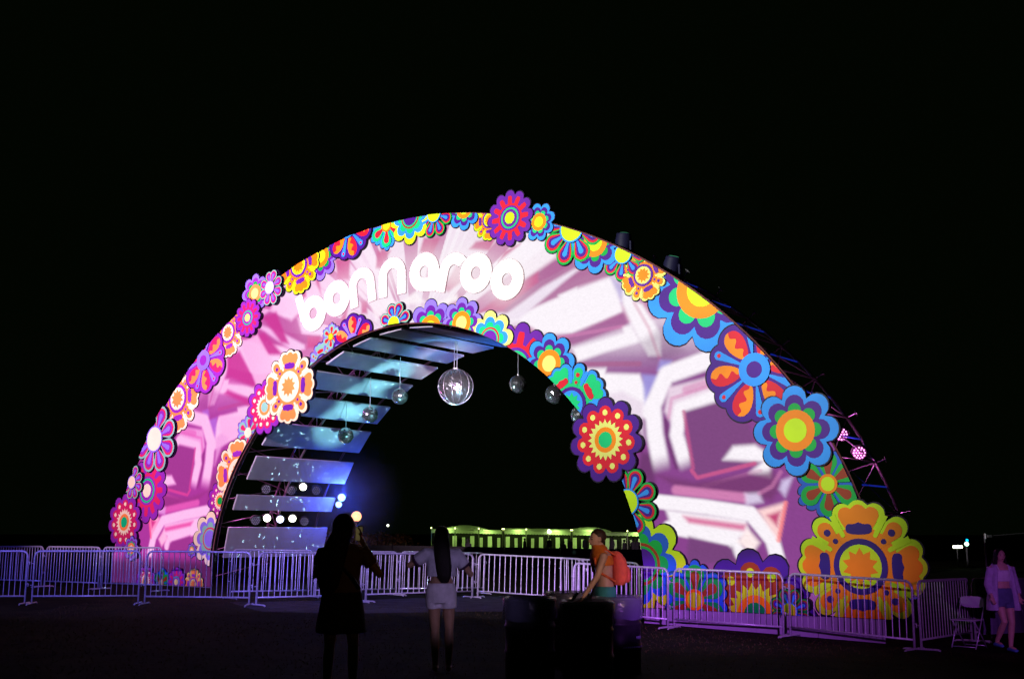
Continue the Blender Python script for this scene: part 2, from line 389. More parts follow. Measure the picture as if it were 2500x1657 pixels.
def design(kind, pal):
    """list of (part name, outline, colour key) from the board upwards"""
    L = []
    g = lambda k, d: pal.get(k, d)
    if kind == 'cloud':
        n = pal.get('n', 8)
        L += [('outer_petals', lobes(n, 1), g('a', 'blue')), ('inner_petals', lobes(n, 0.80), g('b', 'purple'))]
        for i in range(n):
            a = PI / 2 + 2 * PI * i / n; L.append(('bud', circle(0.155, 18, (0.455 * math.cos(a), 0.455 * math.sin(a))), g('c', 'green')))
        L += [('ring', circle(0.46, 36), g('d', 'orange')), ('centre', circle(0.27, 30), g('e', 'lime'))]
    elif kind == 'sun':
        L += [('outer_petals', lobes(11, 1), g('a', 'purple')), ('inner_petals', lobes(11, 0.81), g('b', 'red'))]
        for i in range(11):
            a = PI / 2 + 2 * PI * i / 11; L.append(('dot', circle(0.072, 12, (0.645 * math.cos(a), 0.645 * math.sin(a))), g('c', 'pale')))
        L += [('sunburst', star(20, 0.49, 0.38), g('c', 'pale')), ('ring', circle(0.30, 30), g('d', 'orange')), ('centre', circle(0.19, 24), g('e', 'green'))]
    elif kind == 'marigold':
        L += [('border', mari_outline(1.0), g('a', 'lime'))]
        L += [('disc', circle(0.60, 40), g('b', 'orange'))]
        for i in range(4): L.append(('broad_petal', mari_petal(PI / 2 * i), g('b', 'orange')))
        for i in range(4): L.append(('narrow_petal', petal(0.34, 0.885, 0.125, PI / 4 + PI / 2 * i), g('b', 'orange')))
        for i in range(4):
            for s in (-1, 1):
                L.append(('slot', capsule(PI / 4 + PI / 2 * i + s * math.radians(16.5), 0.53, 0.87, 0.034, 0.05), g('a', 'lime')))
        for i in range(4): L.append(('blob', blob(PI / 2 * i), g('c', 'navy')))
        for i in range(4):
            a = PI / 4 + PI / 2 * i
            L.append(('dot', circle(0.055, 12, (0.71 * math.cos(a), 0.71 * math.sin(a))), g('c', 'navy')))
            L.append(('dot', circle(0.042, 12, (0.53 * math.cos(a), 0.53 * math.sin(a))), g('c', 'navy')))
        L += [('ring', circle(0.42, 40), g('d', 'navy')), ('centre', circle(0.33, 36), g('a', 'lime')), ('star', star(10, 0.285, 0.19), g('e', 'orange'))]
    elif kind == 'butterfly':
        o = []
        for k in range(240):
            th = 2 * PI * k / 240; r = 0
            for i in range(6):
                for off, rc, rl in ((0, 0.66, 0.34), (PI / 6, 0.72, 0.245)):
                    d = ((th - (PI / 2 + i * PI / 3 + off) + PI) % (2 * PI)) - PI
                    q = rl * rl - (rc * math.sin(d)) ** 2
                    if q > 0 and abs(d) < PI / 2: r = max(r, rc * math.cos(d) + math.sqrt(q))
            o.append((r * math.cos(th), r * math.sin(th)))
        L.append(('petals', o, g('a', 'purple')))
        for i in range(6):
            a = PI / 2 + i * PI / 3; s = 1 if i % 2 else -1
            L.append(('petal_half', wavy_half(0.27, 0.91, 0.235, a, s), g('b', 'red'))); L.append(('petal_half', wavy_half(0.27, 0.91, 0.235, a, -s), g('c', 'orange')))
        for i in range(6):
            a = PI / 2 + PI / 6 + i * PI / 3
            L.append(('drop', petal(0.25, 0.885, 0.085, a), g('d', 'blue')))
            L.append(('dot', circle(0.04, 12, (0.79 * math.cos(a), 0.79 * math.sin(a))), g('b', 'red')))
        L += [('ring', circle(0.31, 36), g('d', 'blue')), ('centre', circle(0.155, 28), g('e', 'purple'))]
    elif kind == 'spinner':
        n = 6
        o = lobes(n * 3, 1.0)
        L += [('outer_petals', [(x * (0.93 + 0.07 * math.cos(n * (math.atan2(y, x) - PI / 2))), y * (0.93 + 0.07 * math.cos(n * (math.atan2(y, x) - PI / 2)))) for x, y in o], g('a', 'royal'))]
        for i in range(n):
            a = PI / 2 + 2 * PI * i / n
            L.append(('petal', [(x, y) for x, y in petal(0.15, 0.88, 0.27, a)], g('b', 'green')))
            L.append(('drop', petal(0.15, 0.72, 0.135, a), g('c', 'brown')))
        L += [('ring', circle(0.27, 30), g('d', 'orange')), ('centre', circle(0.195, 24), g('e', 'lime'))]
    elif kind == 'loop':
        n = 8
        for i in range(n):
            a = PI / 2 + PI / 8 + 2 * PI * i / n
            for nm, r1, w, c in (('petal', 1.0, 0.275, g('a', 'green')), ('petal_band', 0.94, 0.215, g('b', 'red')), ('petal_core', 0.87, 0.15, g('c', 'purple')), ('drop', 0.78, 0.075, g('d', 'blue'))):
                L.append((nm, petal(0.28, r1, w, a), c))
        L += [('ring', circle(0.39, 36), g('d', 'blue')), ('centre', circle(0.345, 32), g('e', 'lime'))]
    elif kind == 'rainbow':
        L += [('outer_petals', lobes(8, 1), g('a', 'lime')), ('middle_petals', lobes(8, 0.79), g('b', 'royal')), ('inner_petals', lobes(8, 0.61), g('c', 'green')),
              ('band', circle(0.42, 36), g('d', 'brown')), ('ring', circle(0.36, 36), g('c', 'green')), ('centre', circle(0.31, 32), g('e', 'purple'))]
    elif kind == 'spike':
        n = 12; o = []
        L.append(('outer_petals', lobes(12, 1), g('a', 'violet')))
        for k in range(n * 12):
            th = 2 * PI * k / (n * 12) + PI / 2; d = abs(((th - PI / 2 + PI / n) % (2 * PI / n)) - PI / n) / (PI / n)
            q_ = max(0.0, min(1.0, (0.66 - d) / 0.26)); r = 0.53 + 0.27 * q_ * q_ * (3 - 2 * q_)
            o.append((r * math.cos(th), r * math.sin(th)))
        L.append(('spikes', o, g('b', 'red')))
        L.append(('inner_disc', circle(0.45, 32), g('a', 'violet')))
        L += [('ring', circle(0.38, 32), g('c', 'teal')), ('inner_ring', circle(0.32, 30), g('a', 'violet')), ('centre', circle(0.21, 24), g('e', 'lime'))]
    return L

# ------------------------------------------------------------------ ARCH
arch = empty('festival_arch', ARCH_O, -TH, 'giant pink lit arch covered with psychedelic flower cut-outs and glowing letters', 'arch')

# ---- glowing screen: its picture is computed per vertex from soft shapes laid out on the face
NU, NV = 1150, 130
uu = np.linspace(-1, 1, NU + 1)[:, None]; vv = np.linspace(0, 1, NV + 1)[None, :]
phi = uu * (PIN * (1 - vv) + PO * vv)
ci = sum(CI[i] * phi ** (2 * i) for i in range(4)); co = sum(CO[i] * phi ** (2 * i) for i in range(4))
rr = ci * (1 - vv) + co * vv
X = (rr * np.sin(phi)).ravel(); Z = (rr * np.cos(phi)).ravel()
vid = np.arange((NU + 1) * (NV + 1)).reshape(NU + 1, NV + 1)
F = np.stack([vid[:-1, :-1], vid[1:, :-1], vid[1:, 1:], vid[:-1, 1:]], -1).reshape(-1, 4)
me = bpy.data.meshes.new('screen'); me.from_pydata(np.stack([X, 0 * X, Z], -1).tolist(), [], F.tolist())
def sstep(a, b, x):
    t = np.clip((x - a) / (b - a), 0, 1); return t * t * (3 - 2 * t)
def vnoise(x, seed, n=64):
    r = np.random.default_rng(seed).random(n); i = np.floor(x).astype(int); f = x - i; f = f * f * (3 - 2 * f)
    return r[i % n] * (1 - f) + r[(i + 1) % n] * f
def sdf_poly(P, x, z):
    d = np.full(x.shape, 1e9); ins = np.zeros(x.shape, bool)
    for (ax, az), (bx, bz) in zip(P, P[1:] + P[:1]):
        ex, ez = bx - ax, bz - az; wx, wz = x - ax, z - az
        t = np.clip((wx * ex + wz * ez) / (ex * ex + ez * ez + 1e-12), 0, 1)
        d = np.minimum(d, (wx - ex * t) ** 2 + (wz - ez * t) ** 2)
        c = ((az > z) != (bz > z)) & (x < (bx - ax) * (z - az) / (bz - az + 1e-12) + ax); ins ^= c
    d = np.sqrt(d); return np.where(ins, d, -d)
def sdf_line(P, x, z):
    d = np.full(x.shape, 1e9); tt = np.zeros(x.shape); n = len(P) - 1
    for k in range(n):
        (ax, az), (bx, bz) = P[k], P[k + 1]; ex, ez = bx - ax, bz - az; wx, wz = x - ax, z - az
        t = np.clip((wx * ex + wz * ez) / (ex * ex + ez * ez + 1e-12), 0, 1)
        q = (wx - ex * t) ** 2 + (wz - ez * t) ** 2; b = q < d; d = np.where(b, q, d); tt = np.where(b, (k + t) / n, tt)
    return np.sqrt(d), tt
PIC = np.zeros((X.size, 3))
WHITE, MAUVE, DEEP = np.array(lin((250, 243, 250))), np.array(lin((136, 64, 140))), np.array(lin((106, 48, 106)))
PINK, ROSE, LAVB = np.array(lin((214, 130, 182))), np.array(lin((205, 88, 140))), np.array(lin((158, 150, 222)))
HOT = np.array(lin((255, 235, 235)))
up = sstep(4.6, 6.6, Z)[:, None]
PIC[:] = MAUVE * (1 - up) + np.array(lin((240, 224, 238))) * up
AX = np.abs(X)
def mix(mask, c, op=1.0):
    m_ = (np.clip(mask, 0, 1) * op)[:, None]; PIC[:] = PIC * (1 - m_) + np.asarray(c) * m_
z1 = lambda p: onface(1200 + p[0] * .2232, 600 + p[1] * .2232)
z2 = lambda p: onface(1450 + p[0] * .3507, 850 + p[1] * .3507)
zl = lambda p: onface(700 + p[0] * .2536, 580 + p[1] * .2536)
zf = lambda p: onface(330 + p[0] * .4146, 700 + p[1] * .4146)
def poly(cv, pts, c, op=1.0, soft=0.09, mir=True):
    P = [cv(p) for p in pts]; x = AX if mir else X
    soft = max(0.065, soft * 0.65); mix(sstep(-soft, soft, sdf_poly(P, x, Z)), c, op)
def line(cv, pts, w, c, op=1.0, soft=0.7, mir=True, fade=None):
    w = max(0.06, w * 0.5)
    P = [cv(p) for p in pts]; d, t = sdf_line(P, AX if mir else X, Z)
    m_ = 1 - sstep(w * (1 - soft), w, d)
    if fade: m_ = m_ * (1 - sstep(fade[0], fade[1], t))
    mix(m_, c, op)
# light beams spreading from above the opening
cx, cz = onface(1010, 850)
ang = np.arctan2(X - cx, Z - cz); rad = np.hypot(X - cx, Z - cz)
ray_ = 0.6 * vnoise(ang * 9 + 20, 3) + 0.4 * vnoise(ang * 23 + 40, 5)
mix(sstep(0.47, 0.38, ray_) * up[:, 0] * sstep(0.8, 1.6, rad), lin((192, 104, 158)), 0.85)
mix(sstep(0.62, 0.8, ray_) * up[:, 0], lin((248, 240, 248)), 0.8)
poly(z1, [(600, -60), (1300, 340), (1500, 700), (1640, 640), (1500, 400), (1300, 200), (900, 0)], MAUVE, 0.35, 0.2)
poly(z1, [(290, 330), (480, 290), (720, 120), (1000, 200), (1300, 280), (1290, 340), (930, 460), (720, 570), (440, 690), (170, 745), (-60, 700), (200, 600)], lin((172, 98, 150)), 0.9, 0.12)
poly(z1, [(30, 200), (250, 40), (330, -60), (620, -60), (720, 120), (480, 290), (370, 370)], WHITE, 0.9, 0.14)
poly(z1, [(480, 680), (740, 570), (730, 540), (930, 460), (940, 490), (1290, 350), (1420, 640), (1440, 730), (1200, 830), (880, 960), (560, 960), (330, 830), (280, 800)], WHITE, 1, 0.06)
poly(z1, [(160, 745), (560, 450), (900, 255), (990, 235), (760, 420), (450, 680), (300, 800), (150, 800)], lin((238, 225, 240)), 1, 0.08)
poly(z1, [(1440, 720), (1500, 850), (1440, 890), (890, 1090), (600, 1000), (880, 960), (1200, 830)], lin((165, 95, 150)), 0.95, 0.1)
line(z1, [(700, 1010), (1160, 930), (1440, 880)], 0.12, PINK, 0.5)
poly(z1, [(890, 1120), (1440, 950), (1440, 890), (1530, 870), (1630, 1050), (1250, 1160), (940, 1270)], WHITE, 1, 0.08)
poly(z1, [(1300, 340), (1440, 440), (1430, 640)], LAVB, 0.5, 0.1)
poly(z1, [(1440, 440), (1520, 560), (1650, 640), (1850, 960), (1850, 1200), (1720, 1200), (1600, 1000), (1430, 640)], WHITE, 1, 0.1)
line(z1, [(1560, 620), (1720, 900), (1840, 1240)], 0.12, ROSE, 0.35)
# lower leg: tunnel of glowing frames
poly(z1, [(1630, 1050), (1720, 1230), (1900, 1260), (2100, 1150), (1850, 900)], DEEP, 0.4, 0.2)
line(z1, [(900, 1300), (1300, 1290), (1620, 1290)], 0.16, lin((168, 95, 140)), 0.8)
poly(z1, [(1020, 1340), (1250, 1335), (1250, 1390), (1620, 1400), (1700, 1568), (1730, 1900), (1000, 1700), (960, 1500)], WHITE, 1, 0.06)
poly(z2, [(335, 180), (465, 190), (355, 390)], LAVB, 0.9, 0.07)
poly(z2, [(460, 80), (540, 85), (520, 165), (440, 155)], LAVB, 0.85, 0.08)
poly(z2, [(0, 340), (60, 340), (270, 480), (350, 640), (340, 480), (345, 380), (200, 300)], lin((232, 215, 232)), 0.8, 0.12)
poly(z2, [(330, 720), (420, 740), (430, 960), (300, 880)], DEEP, 0.9, 0.12)
line(z2, [(850, 60), (505, 185), (410, 400), (425, 600), (480, 880)], 0.5, WHITE, 1, 0.5, fade=(0.86, 1.0))
line(z2, [(500, 500), (520, 660), (575, 830)], 0.12, DEEP, 0.75)
poly(z2, [(520, 270), (840, 190), (900, 370), (640, 430), (560, 560), (490, 440)], lin((236, 214, 232)), 0.95, 0.1)
line(z2, [(640, 290), (840, 225)], 0.25, PINK, 0.6)
line(z2, [(870, 330), (600, 425), (575, 600), (655, 860)], 0.42, WHITE, 1, 0.55, fade=(0.85, 1.0))
line(z2, [(840, 250), (540, 350), (520, 480)], 0.1, PINK, 0.5)
poly(z2, [(625, 440), (860, 370), (1060, 480), (1120, 640), (1160, 800), (720, 890), (680, 840)], lin((124, 66, 126)), 1, 0.06)
line(z2, [(690, 830), (625, 440)], 0.07, ROSE, 0.6)
poly(z2, [(900, 775), (970, 680), (1120, 670), (1230, 740), (1230, 900), (1080, 870), (1170, 790)], WHITE, 1, 0.1)
line(z2, [(680, 850), (720, 900), (1120, 800)], 0.09, ROSE, 0.85)
line(z2, [(760, 960), (1160, 850)], 0.12, PINK, 0.4)
poly(z2, [(440, 880), (700, 930), (1250, 850), (1300, 960), (1240, 1060), (560, 960)], lin((116, 52, 108)), 0.85, 0.14)
line(z2, [(570, 985), (1050, 1040)], 0.28, PINK, 0.9)
line(z2, [(440, 1065), (760, 1100), (1090, 1150), (1240, 1330), (1290, 1500)], 0.36, WHITE, 1, 0.45)
poly(z2, [(500, 1120), (1060, 1190), (1080, 1300), (960, 1340), (540, 1240)], WHITE, 1, 0.07)
poly(z2, [(620, 1165), (1060, 1225), (1050, 1270), (660, 1215)], lin((216, 96, 150)), 0.9, 0.1)
line(z2, [(520, 1245), (960, 1330), (1010, 1420)], 0.34, WHITE, 1, 0.5)
poly(z2, [(660, 1310), (965, 1385), (1000, 1500), (640, 1500)], lin((118, 64, 122)), 1, 0.08)
poly(z2, [(1050, 1010), (1150, 1005), (1175, 1070), (1060, 1090)], lin((222, 208, 236)), 0.9, 0.06)
poly(z2, [(1310, 920), (1385, 890), (1330, 1030), (1290, 980)], lin((214, 200, 236)), 0.9, 0.08)
line(z2, [(1300, 860), (1240, 960), (1150, 1010)], 0.1, PINK, 0.5)
poly(z2, [(1140, 1125), (1335, 1070), (1285, 1340)], lin((255, 214, 214)), 1, 0.06)
poly(z2, [(1205, 1160), (1300, 1130), (1275, 1240)], lin((196, 70, 118)), 1, 0.05)
line(z2, [(1335, 1075), (1285, 1335)], 0.09, lin((255, 120, 120)), 0.7)
poly(z2, [(1000, 1345), (1070, 1250), (1155, 1350), (1100, 1430)], HOT, 1, 0.08)
# extra streaks between and around the letters and down the left shoulder
for P in ([(470, 200), (610, 210), (600, 410), (490, 400)], [(870, 130), (1000, 130), (900, 300), (860, 290)], [(1320, 0), (1480, 0), (1400, 170), (1280, 140)],
          [(1820, 40), (2020, 0), (1950, 130), (1760, 110)], [(2100, 130), (2250, 60), (2040, 230)], [(2420, 330), (2420, 430), (2080, 700), (1850, 720), (1980, 610)],
          [(1640, 250), (1700, 300), (1690, 420), (1560, 520), (1500, 500)], [(100, 500), (180, 470), (190, 570), (150, 590)], [(270, 400), (310, 400), (335, 560)],
          [(715, 610), (775, 610), (775, 730), (720, 730)], [(200, 950), (320, 950), (310, 1060), (200, 1060)], [(520, 780), (580, 640), (600, 640), (560, 830)]):
    poly(zl, P, lin((200, 84, 140)), 0.95, 0.1, mir=False)
for P in ([(790, 620), (850, 590), (1000, 590), (1080, 640), (960, 690), (860, 800)], [(1060, 640), (1240, 520), (1330, 620), (1220, 640)], [(1440, 630), (1640, 540), (1650, 600), (1540, 650)]):
    poly(zl, P, lin((252, 244, 248)), 0.9, 0.06, mir=False)
for P in ([(745, 175), (830, 150), (905, 335), (860, 330)], [(690, 290), (760, 270), (870, 400), (780, 400)], [(540, 400), (615, 380), (725, 590), (690, 590), (545, 525)], [(525, 630), (545, 605), (700, 670), (690, 710)]):
    poly(zf, P, lin((184, 58, 138)), 0.95, 0.12, mir=False)
for P in ([(620, 330), (720, 280), (830, 480), (720, 600)], [(500, 760), (640, 760), (640, 880), (560, 900), (500, 850)]):
    poly(zf, P, lin((250, 232, 244)), 0.9, 0.1, mir=False)
# bloom of the lettering, painted into the picture as soft white halos
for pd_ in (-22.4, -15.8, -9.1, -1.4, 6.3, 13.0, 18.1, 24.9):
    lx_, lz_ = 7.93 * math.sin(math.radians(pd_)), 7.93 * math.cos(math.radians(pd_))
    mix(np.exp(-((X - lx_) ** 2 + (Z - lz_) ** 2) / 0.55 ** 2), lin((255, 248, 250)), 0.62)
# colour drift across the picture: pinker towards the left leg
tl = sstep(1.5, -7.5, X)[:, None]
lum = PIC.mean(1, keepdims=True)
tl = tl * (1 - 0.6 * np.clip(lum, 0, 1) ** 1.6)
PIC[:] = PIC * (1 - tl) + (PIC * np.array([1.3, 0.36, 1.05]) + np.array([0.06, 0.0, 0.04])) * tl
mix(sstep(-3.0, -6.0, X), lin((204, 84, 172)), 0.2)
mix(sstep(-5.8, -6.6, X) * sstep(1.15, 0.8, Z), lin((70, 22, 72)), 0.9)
fine = 1 + rng.normal(0, 0.025, X.size)
PIC *= fine[:, None]
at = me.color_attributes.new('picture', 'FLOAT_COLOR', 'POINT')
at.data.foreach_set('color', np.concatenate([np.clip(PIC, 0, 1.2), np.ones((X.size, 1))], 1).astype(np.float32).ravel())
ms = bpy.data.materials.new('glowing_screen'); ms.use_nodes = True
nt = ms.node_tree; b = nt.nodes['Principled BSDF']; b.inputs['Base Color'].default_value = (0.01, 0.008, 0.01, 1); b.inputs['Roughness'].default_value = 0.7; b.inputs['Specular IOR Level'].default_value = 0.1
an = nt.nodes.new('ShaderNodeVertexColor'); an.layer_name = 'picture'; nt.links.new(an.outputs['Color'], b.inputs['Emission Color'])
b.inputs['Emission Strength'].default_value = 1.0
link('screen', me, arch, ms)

# ---- back board of the face and thin edging
def strip(name, pa, pb, m, parent):
    """quad strip between two polylines of (x,y,z)"""
    k = len(pa); me_ = bpy.data.meshes.new(name); me_.from_pydata([tuple(p) for p in pa] + [tuple(p) for p in pb], [], [(i, i + 1, k + i + 1, k + i) for i in range(k - 1)])
    return link(name, me_, parent, m)
plate('back_board', BAND, 0.012, 0.09, M['back'], arch)
M['edge'] = mat('face_edging', (0.16, 0.05, 0.05), 0.4)
bm = bmesh.new(); tube(bm, [(x * 1.001, 0.03, z * 1.001) for x, z in outer_pts], 0.022, 6); done(bm, 'edge_trim', M['edge'], arch)
bm = bmesh.new(); tube(bm, [(x * 0.999, 0.03, z * 0.999) for x, z in inner_pts], 0.016, 6); done(bm, 'edge_trim', M['edge'], arch)
# ---- skirt boards at the foot of both legs
for sgn in (-1, 1):
    xi, xo = inner_pts[-1][0], outer_pts[-1][0]
    n = 4
    for i in range(n):
        x0 = xi + (xo - xi) * i / n + 0.004; x1 = xi + (xo - xi) * (i + 1) / n - 0.004
        bm = bmesh.new(); box(bm, (sgn * (x0 + x1) / 2, -0.02, -0.17), (x1 - x0, 0.05, 0.86), bevel=0.006); done(bm, 'skirt_board', M['skirt'], arch)

# ---- flowers: (design, cx px, cy px, radius px (vertical), palette, mode, level, turn)
TEALM = dict(a='blue', b='teal', c='red', d='purple', e='teal')
PINKC = dict(a='cream', b='peach', c='violet', d='cream', e='peach')
WARMC = dict(a='pale', b='orange', c='violet', d='violet', e='orange')
LAVC = dict(a='lav', b='violet', c='teal', d='peach', e='pale')
PALEG = dict(a='pale', b='blue', c='teal', d='red', e='violet')
LOOPL = dict(a='aqua', b='red', c='violet', d='lav', e='pale')
FL = [
 # outer edge, left leg upwards
 ('spike', 361, 1197, 78, dict(a='violet', b='red', e='pale'), 'in', 0, 0), ('loop', 331, 1177, 42, LOOPL, 'in', 1, 0), ('sun', 309, 1274, 68, dict(e='teal'), 'free', 2, 0),
 ('cloud', 328, 1338, 30, LAVC, 'free', 3, 0), ('marigold', 436, 973, 82, WARMC, 'in', 0, 0.1), ('loop', 386, 1072, 82, LOOPL, 'in', 1, 0), ('butterfly', 502, 880, 80, dict(c='peach', d='lav'), 'in', 1, 0.2),
 ('marigold', 559, 812, 60, WARMC, 'in', 0, 0.2), ('cloud', 626, 717, 47, dict(a='lav', b='violet'), 'free', 1, 0), ('loop', 669, 704, 43, LOOPL, 'free', 2, 0), ('spike', 612, 777, 46, dict(c='teal'), 'free', 3, 0),
 # outer edge, top
 ('marigold', 733, 648, 70, dict(a='lime', b='orange', c='violet', d='violet'), 'in', 1, 0.2), ('cloud', 785, 626, 58, dict(a='lav', b='violet'), 'in', 0, 0), ('butterfly', 856, 560, 76, dict(d='blue'), 'in', 2, 0.3),
 ('spinner', 947, 551, 60, dict(a='blue', b='teal', c='red'), 'in', 0, 0), ('rainbow', 1005, 531, 66, dict(b='blue', c='teal'), 'in', 1, 0), ('loop', 1066, 524, 56, {}, 'in', 0, 0), ('cloud', 1137, 511, 51, dict(c='teal'), 'in', 1, 0),
 ('marigold', 1197, 537, 50, dict(c='violet', d='violet'), 'in', 0, 0), ('cloud', 1319, 543, 46, dict(c='teal'), 'free', 1, 0.2), ('spike', 1250, 534, 67, {}, 'free', 2, 0),
 # outer edge, right shoulder and leg
 ('loop', 1402, 560, 88, dict(e='lime'), 'in', 0, 0), ('cloud', 1456, 594, 74, {}, 'in', 1, 0), ('loop', 1527, 622, 64, {}, 'in', 0, 0.2), ('cloud', 1716, 708, 150, dict(c='teal'), 'in', 0, 0.12), ('marigold', 1574, 673, 64, dict(c='violet', d='violet', a='pale'), 'in', 1, 0.35),
 ('butterfly', 1846, 903, 131, {}, 'in', 1, 0.62), ('spinner', 2024, 1181, 90, {}, 'in', 0, 0), ('cloud', 1946, 1051, 109, {}, 'free', 2, 0),
 # foot of the right leg
 ('sun', 1846, 1500, 160, dict(b='brown', c='lime'), 'in', 0, 0.1), ('spinner', 1701, 1463, 97, {}, 'in', 1, 0), ('loop', 1936, 1490, 56, dict(b='brown'), 'in', 2, 0), ('marigold', 2104, 1382, 162, dict(b='orange', e='orange'), 'above', 1, 0),
 # inner edge, right side downwards
 ('spike', 1258, 898, 110, {}, 'in', 0, 0.26), ('rainbow', 1199, 829, 70, PALEG, 'in', 1, 0), ('cloud', 1344, 888, 74, dict(c='teal', e='pale'), 'in', 1, 0), ('marigold', 1400, 988, 103, TEALM, 'in', 2, 0.5), ('loop', 1538, 1225, 84, {}, 'in', 0, 0), ('sun', 1485, 1074, 103, dict(e='teal'), 'free', 3, 0),
 ('rainbow', 1571, 1376, 122, {}, 'in', 1, 0),
 # inner edge, top and left side downwards
 ('cloud', 1052, 803, 72, dict(a='lav', b='violet', c='teal'), 'in', 0, 0), ('cloud', 1130, 789, 62, dict(a='lav', b='violet', c='teal', e='pale'), 'in', 1, 0), ('loop', 968, 792, 54, dict(a='aqua'), 'in', 0, 0),
 ('spinner', 811, 822, 34, dict(a='lav', b='aqua', c='red'), 'in', 0, 0), ('butterfly', 866, 836, 70, dict(d='lav', c='peach'), 'in', 1, 0.1), ('marigold', 789, 884, 50, dict(a='lav', b='aqua', c='red'), 'in', 0, 0.3),
 ('sun', 650, 994, 66, dict(a='violet', b='red', c='cream', e='aqua', d='peach'), 'free', 1, 0), ('marigold', 711, 944, 89, PINKC, 'free', 2, 0), ('spinner', 609, 1056, 47, dict(a='lav', b='aqua', c='red', e='cream', d='cream'), 'in', 0, 0),
 ('marigold', 584, 1154, 83, PINKC, 'in', 1, 0.1), ('sun', 539, 1222, 48, dict(a='violet', b='magenta', c='cream'), 'in', 0, 0), ('rainbow', 516, 1314, 66, dict(a='cream', b='lav', c='aqua', d='red', e='lav'), 'in', 1, 0), ('cloud', 470, 1342, 18, LAVC, 'in', 0, 0),
 # foot of the left leg
 ('marigold', -7.5, 0.32, 0.42, {}, 'in', 0, 0), ('spike', -8.25, 0.36, 0.4, {}, 'in', 1, 0), ('spinner', -8.95, 0.32, 0.42, {}, 'in', 0, 0), ('sun', -9.7, 0.34, 0.45, {}, 'in', 1, 0),
]
def put_flower(kind, px, py, rp, pal, mode, lev, turn):
    if px < 0: cx_, cz_, R = px, py, rp            # given directly in metres on the face
    else: cx_, cz_ = onface(px, py); R = abs(onface(px, py - rp)[1] - cz_)
    f = empty('flower'); f.parent = arch; f.location = (0, 0, 0)
    keep = {'in': (BAND,), 'free': (), 'above': (ABOVE,)}[mode]
    if mode == 'free' and cz_ - R < ZB + 0.02: keep = (ABOVE,)
    tr = lambda P, k=1.0: [(cx_ + R * k * x, cz_ + R * k * y) for x, y in rotp(P, turn)]
    layers = design(kind, pal)
    if cx_ < -4.2:  # pink glow over the left flowers, put into their colours
        glow_wash = dict(purple='plum', violet='plum', red='rose', lime='pale', orange='peach', navy='plum', blue='lav', pale='cream')
        layers = [(a_, b_, glow_wash.get(c_, c_)) for a_, b_, c_ in layers]
    y = -0.018 - 0.027 * lev
    k = 1 + 0.018 / R + 0.012
    boards = [layers[0][1]] if kind != 'loop' else [lobes(8, 1.0, ph=PI / 2 + PI / 8)]
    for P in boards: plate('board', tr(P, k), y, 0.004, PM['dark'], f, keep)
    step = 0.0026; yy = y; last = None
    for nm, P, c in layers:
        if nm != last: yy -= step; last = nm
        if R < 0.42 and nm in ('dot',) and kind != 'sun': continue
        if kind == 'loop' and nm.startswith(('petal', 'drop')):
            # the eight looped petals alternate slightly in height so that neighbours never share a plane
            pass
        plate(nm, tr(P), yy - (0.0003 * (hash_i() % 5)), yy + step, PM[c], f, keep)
    return f
_hi = [0]
def hash_i():
    _hi[0] += 1; return _hi[0]
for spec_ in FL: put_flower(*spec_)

# ---- raised letters on the arc
def seg_arc(cx_, cz_, r, a0, a1, n=24): return [(cx_ + r * math.cos(a0 + (a1 - a0) * i / n), cz_ + r * math.sin(a0 + (a1 - a0) * i / n)) for i in range(n + 1)]
def glyph(ch, e):
    R, q = 0.455 + e, 0.165 - e; w = 0.245
    if ch == 'o': return circle(R, 40), [circle(q, 28)]
    if ch == 'a':
        o = seg_arc(0, 0, R, 0, 1.5 * PI, 36) + [(R - 0.05, -R), (R, -R + 0.05)]
        return o, [seg_arc(0, 0, q, 0, 1.5 * PI, 24) + [(q, -q)]]
    if ch == 'b':
        o = [(-R - 0.02, 0.70 + e), (-R - 0.02, 0.0)] + seg_arc(0, 0, R, PI, 2 * PI + PI * 0.66, 40) + [(-R + w + 2 * e - 0.02, 0.70 + e)]
        return o, [circle(q, 28)]
    if ch == 'n':
        R2 = 0.435 + e; i_ = 0.2 - e; c = 0.02; w = 0.235
        return [(-R2, -0.475 - e), (-R2 + w + 2 * e, -0.475 - e)] + seg_arc(0, c, i_, PI, 0, 16) + [(R2 - w - 2 * e, -0.475 - e), (R2, -0.475 - e)] + seg_arc(0, c + 0.0, R2, 0, PI, 24), []
    if ch == 'r':
        R2 = 0.44 + e; i_ = 0.19 - e; c = 0.02; a1 = math.radians(48)
        ti = [(i_ * math.cos(a1), c + i_ * math.sin(a1))]
        return [(-R2 + 0.08, -0.475 - e), (-R2 + 0.08 + w + 2 * e, -0.475 - e)] + [(x + 0.08, z) for x, z in seg_arc(0, c, i_, PI, a1, 14)] + [(x + 0.08, z) for x, z in seg_arc(0, c, R2, a1, PI, 22)], []
for ch, pd, rc in (('b', -22.4, 7.89), ('o', -15.8, 7.875), ('n', -9.1, 7.875), ('n', -1.4, 7.875), ('a', 6.3, 7.875), ('r', 12.6, 7.88), ('o', 18.1, 7.96), ('o', 24.9, 8.03)):
    p = math.radians(pd); lx, lz = rc * math.sin(p), rc * math.cos(p)
    put = lambda P: [(lx + x, lz + z) for x, z in rotp(P, -p)]
    root = empty('letter_' + ch); root.parent = arch
    o, h = glyph(ch, 0.026); plate('rim', put(o), -0.03, 0.004, M['shell'], root, (), tuple(put(x) for x in h)) if h else plate('rim', put(o), -0.03, 0.004, M['shell'], root, (put(o),))
    o, h = glyph(ch, 0.0); plate('face', put(o), -0.036, -0.02, M['letter'], root, (), tuple(put(x) for x in h)) if h else plate('face', put(o), -0.036, -0.02, M['letter'], root, (put(o),))

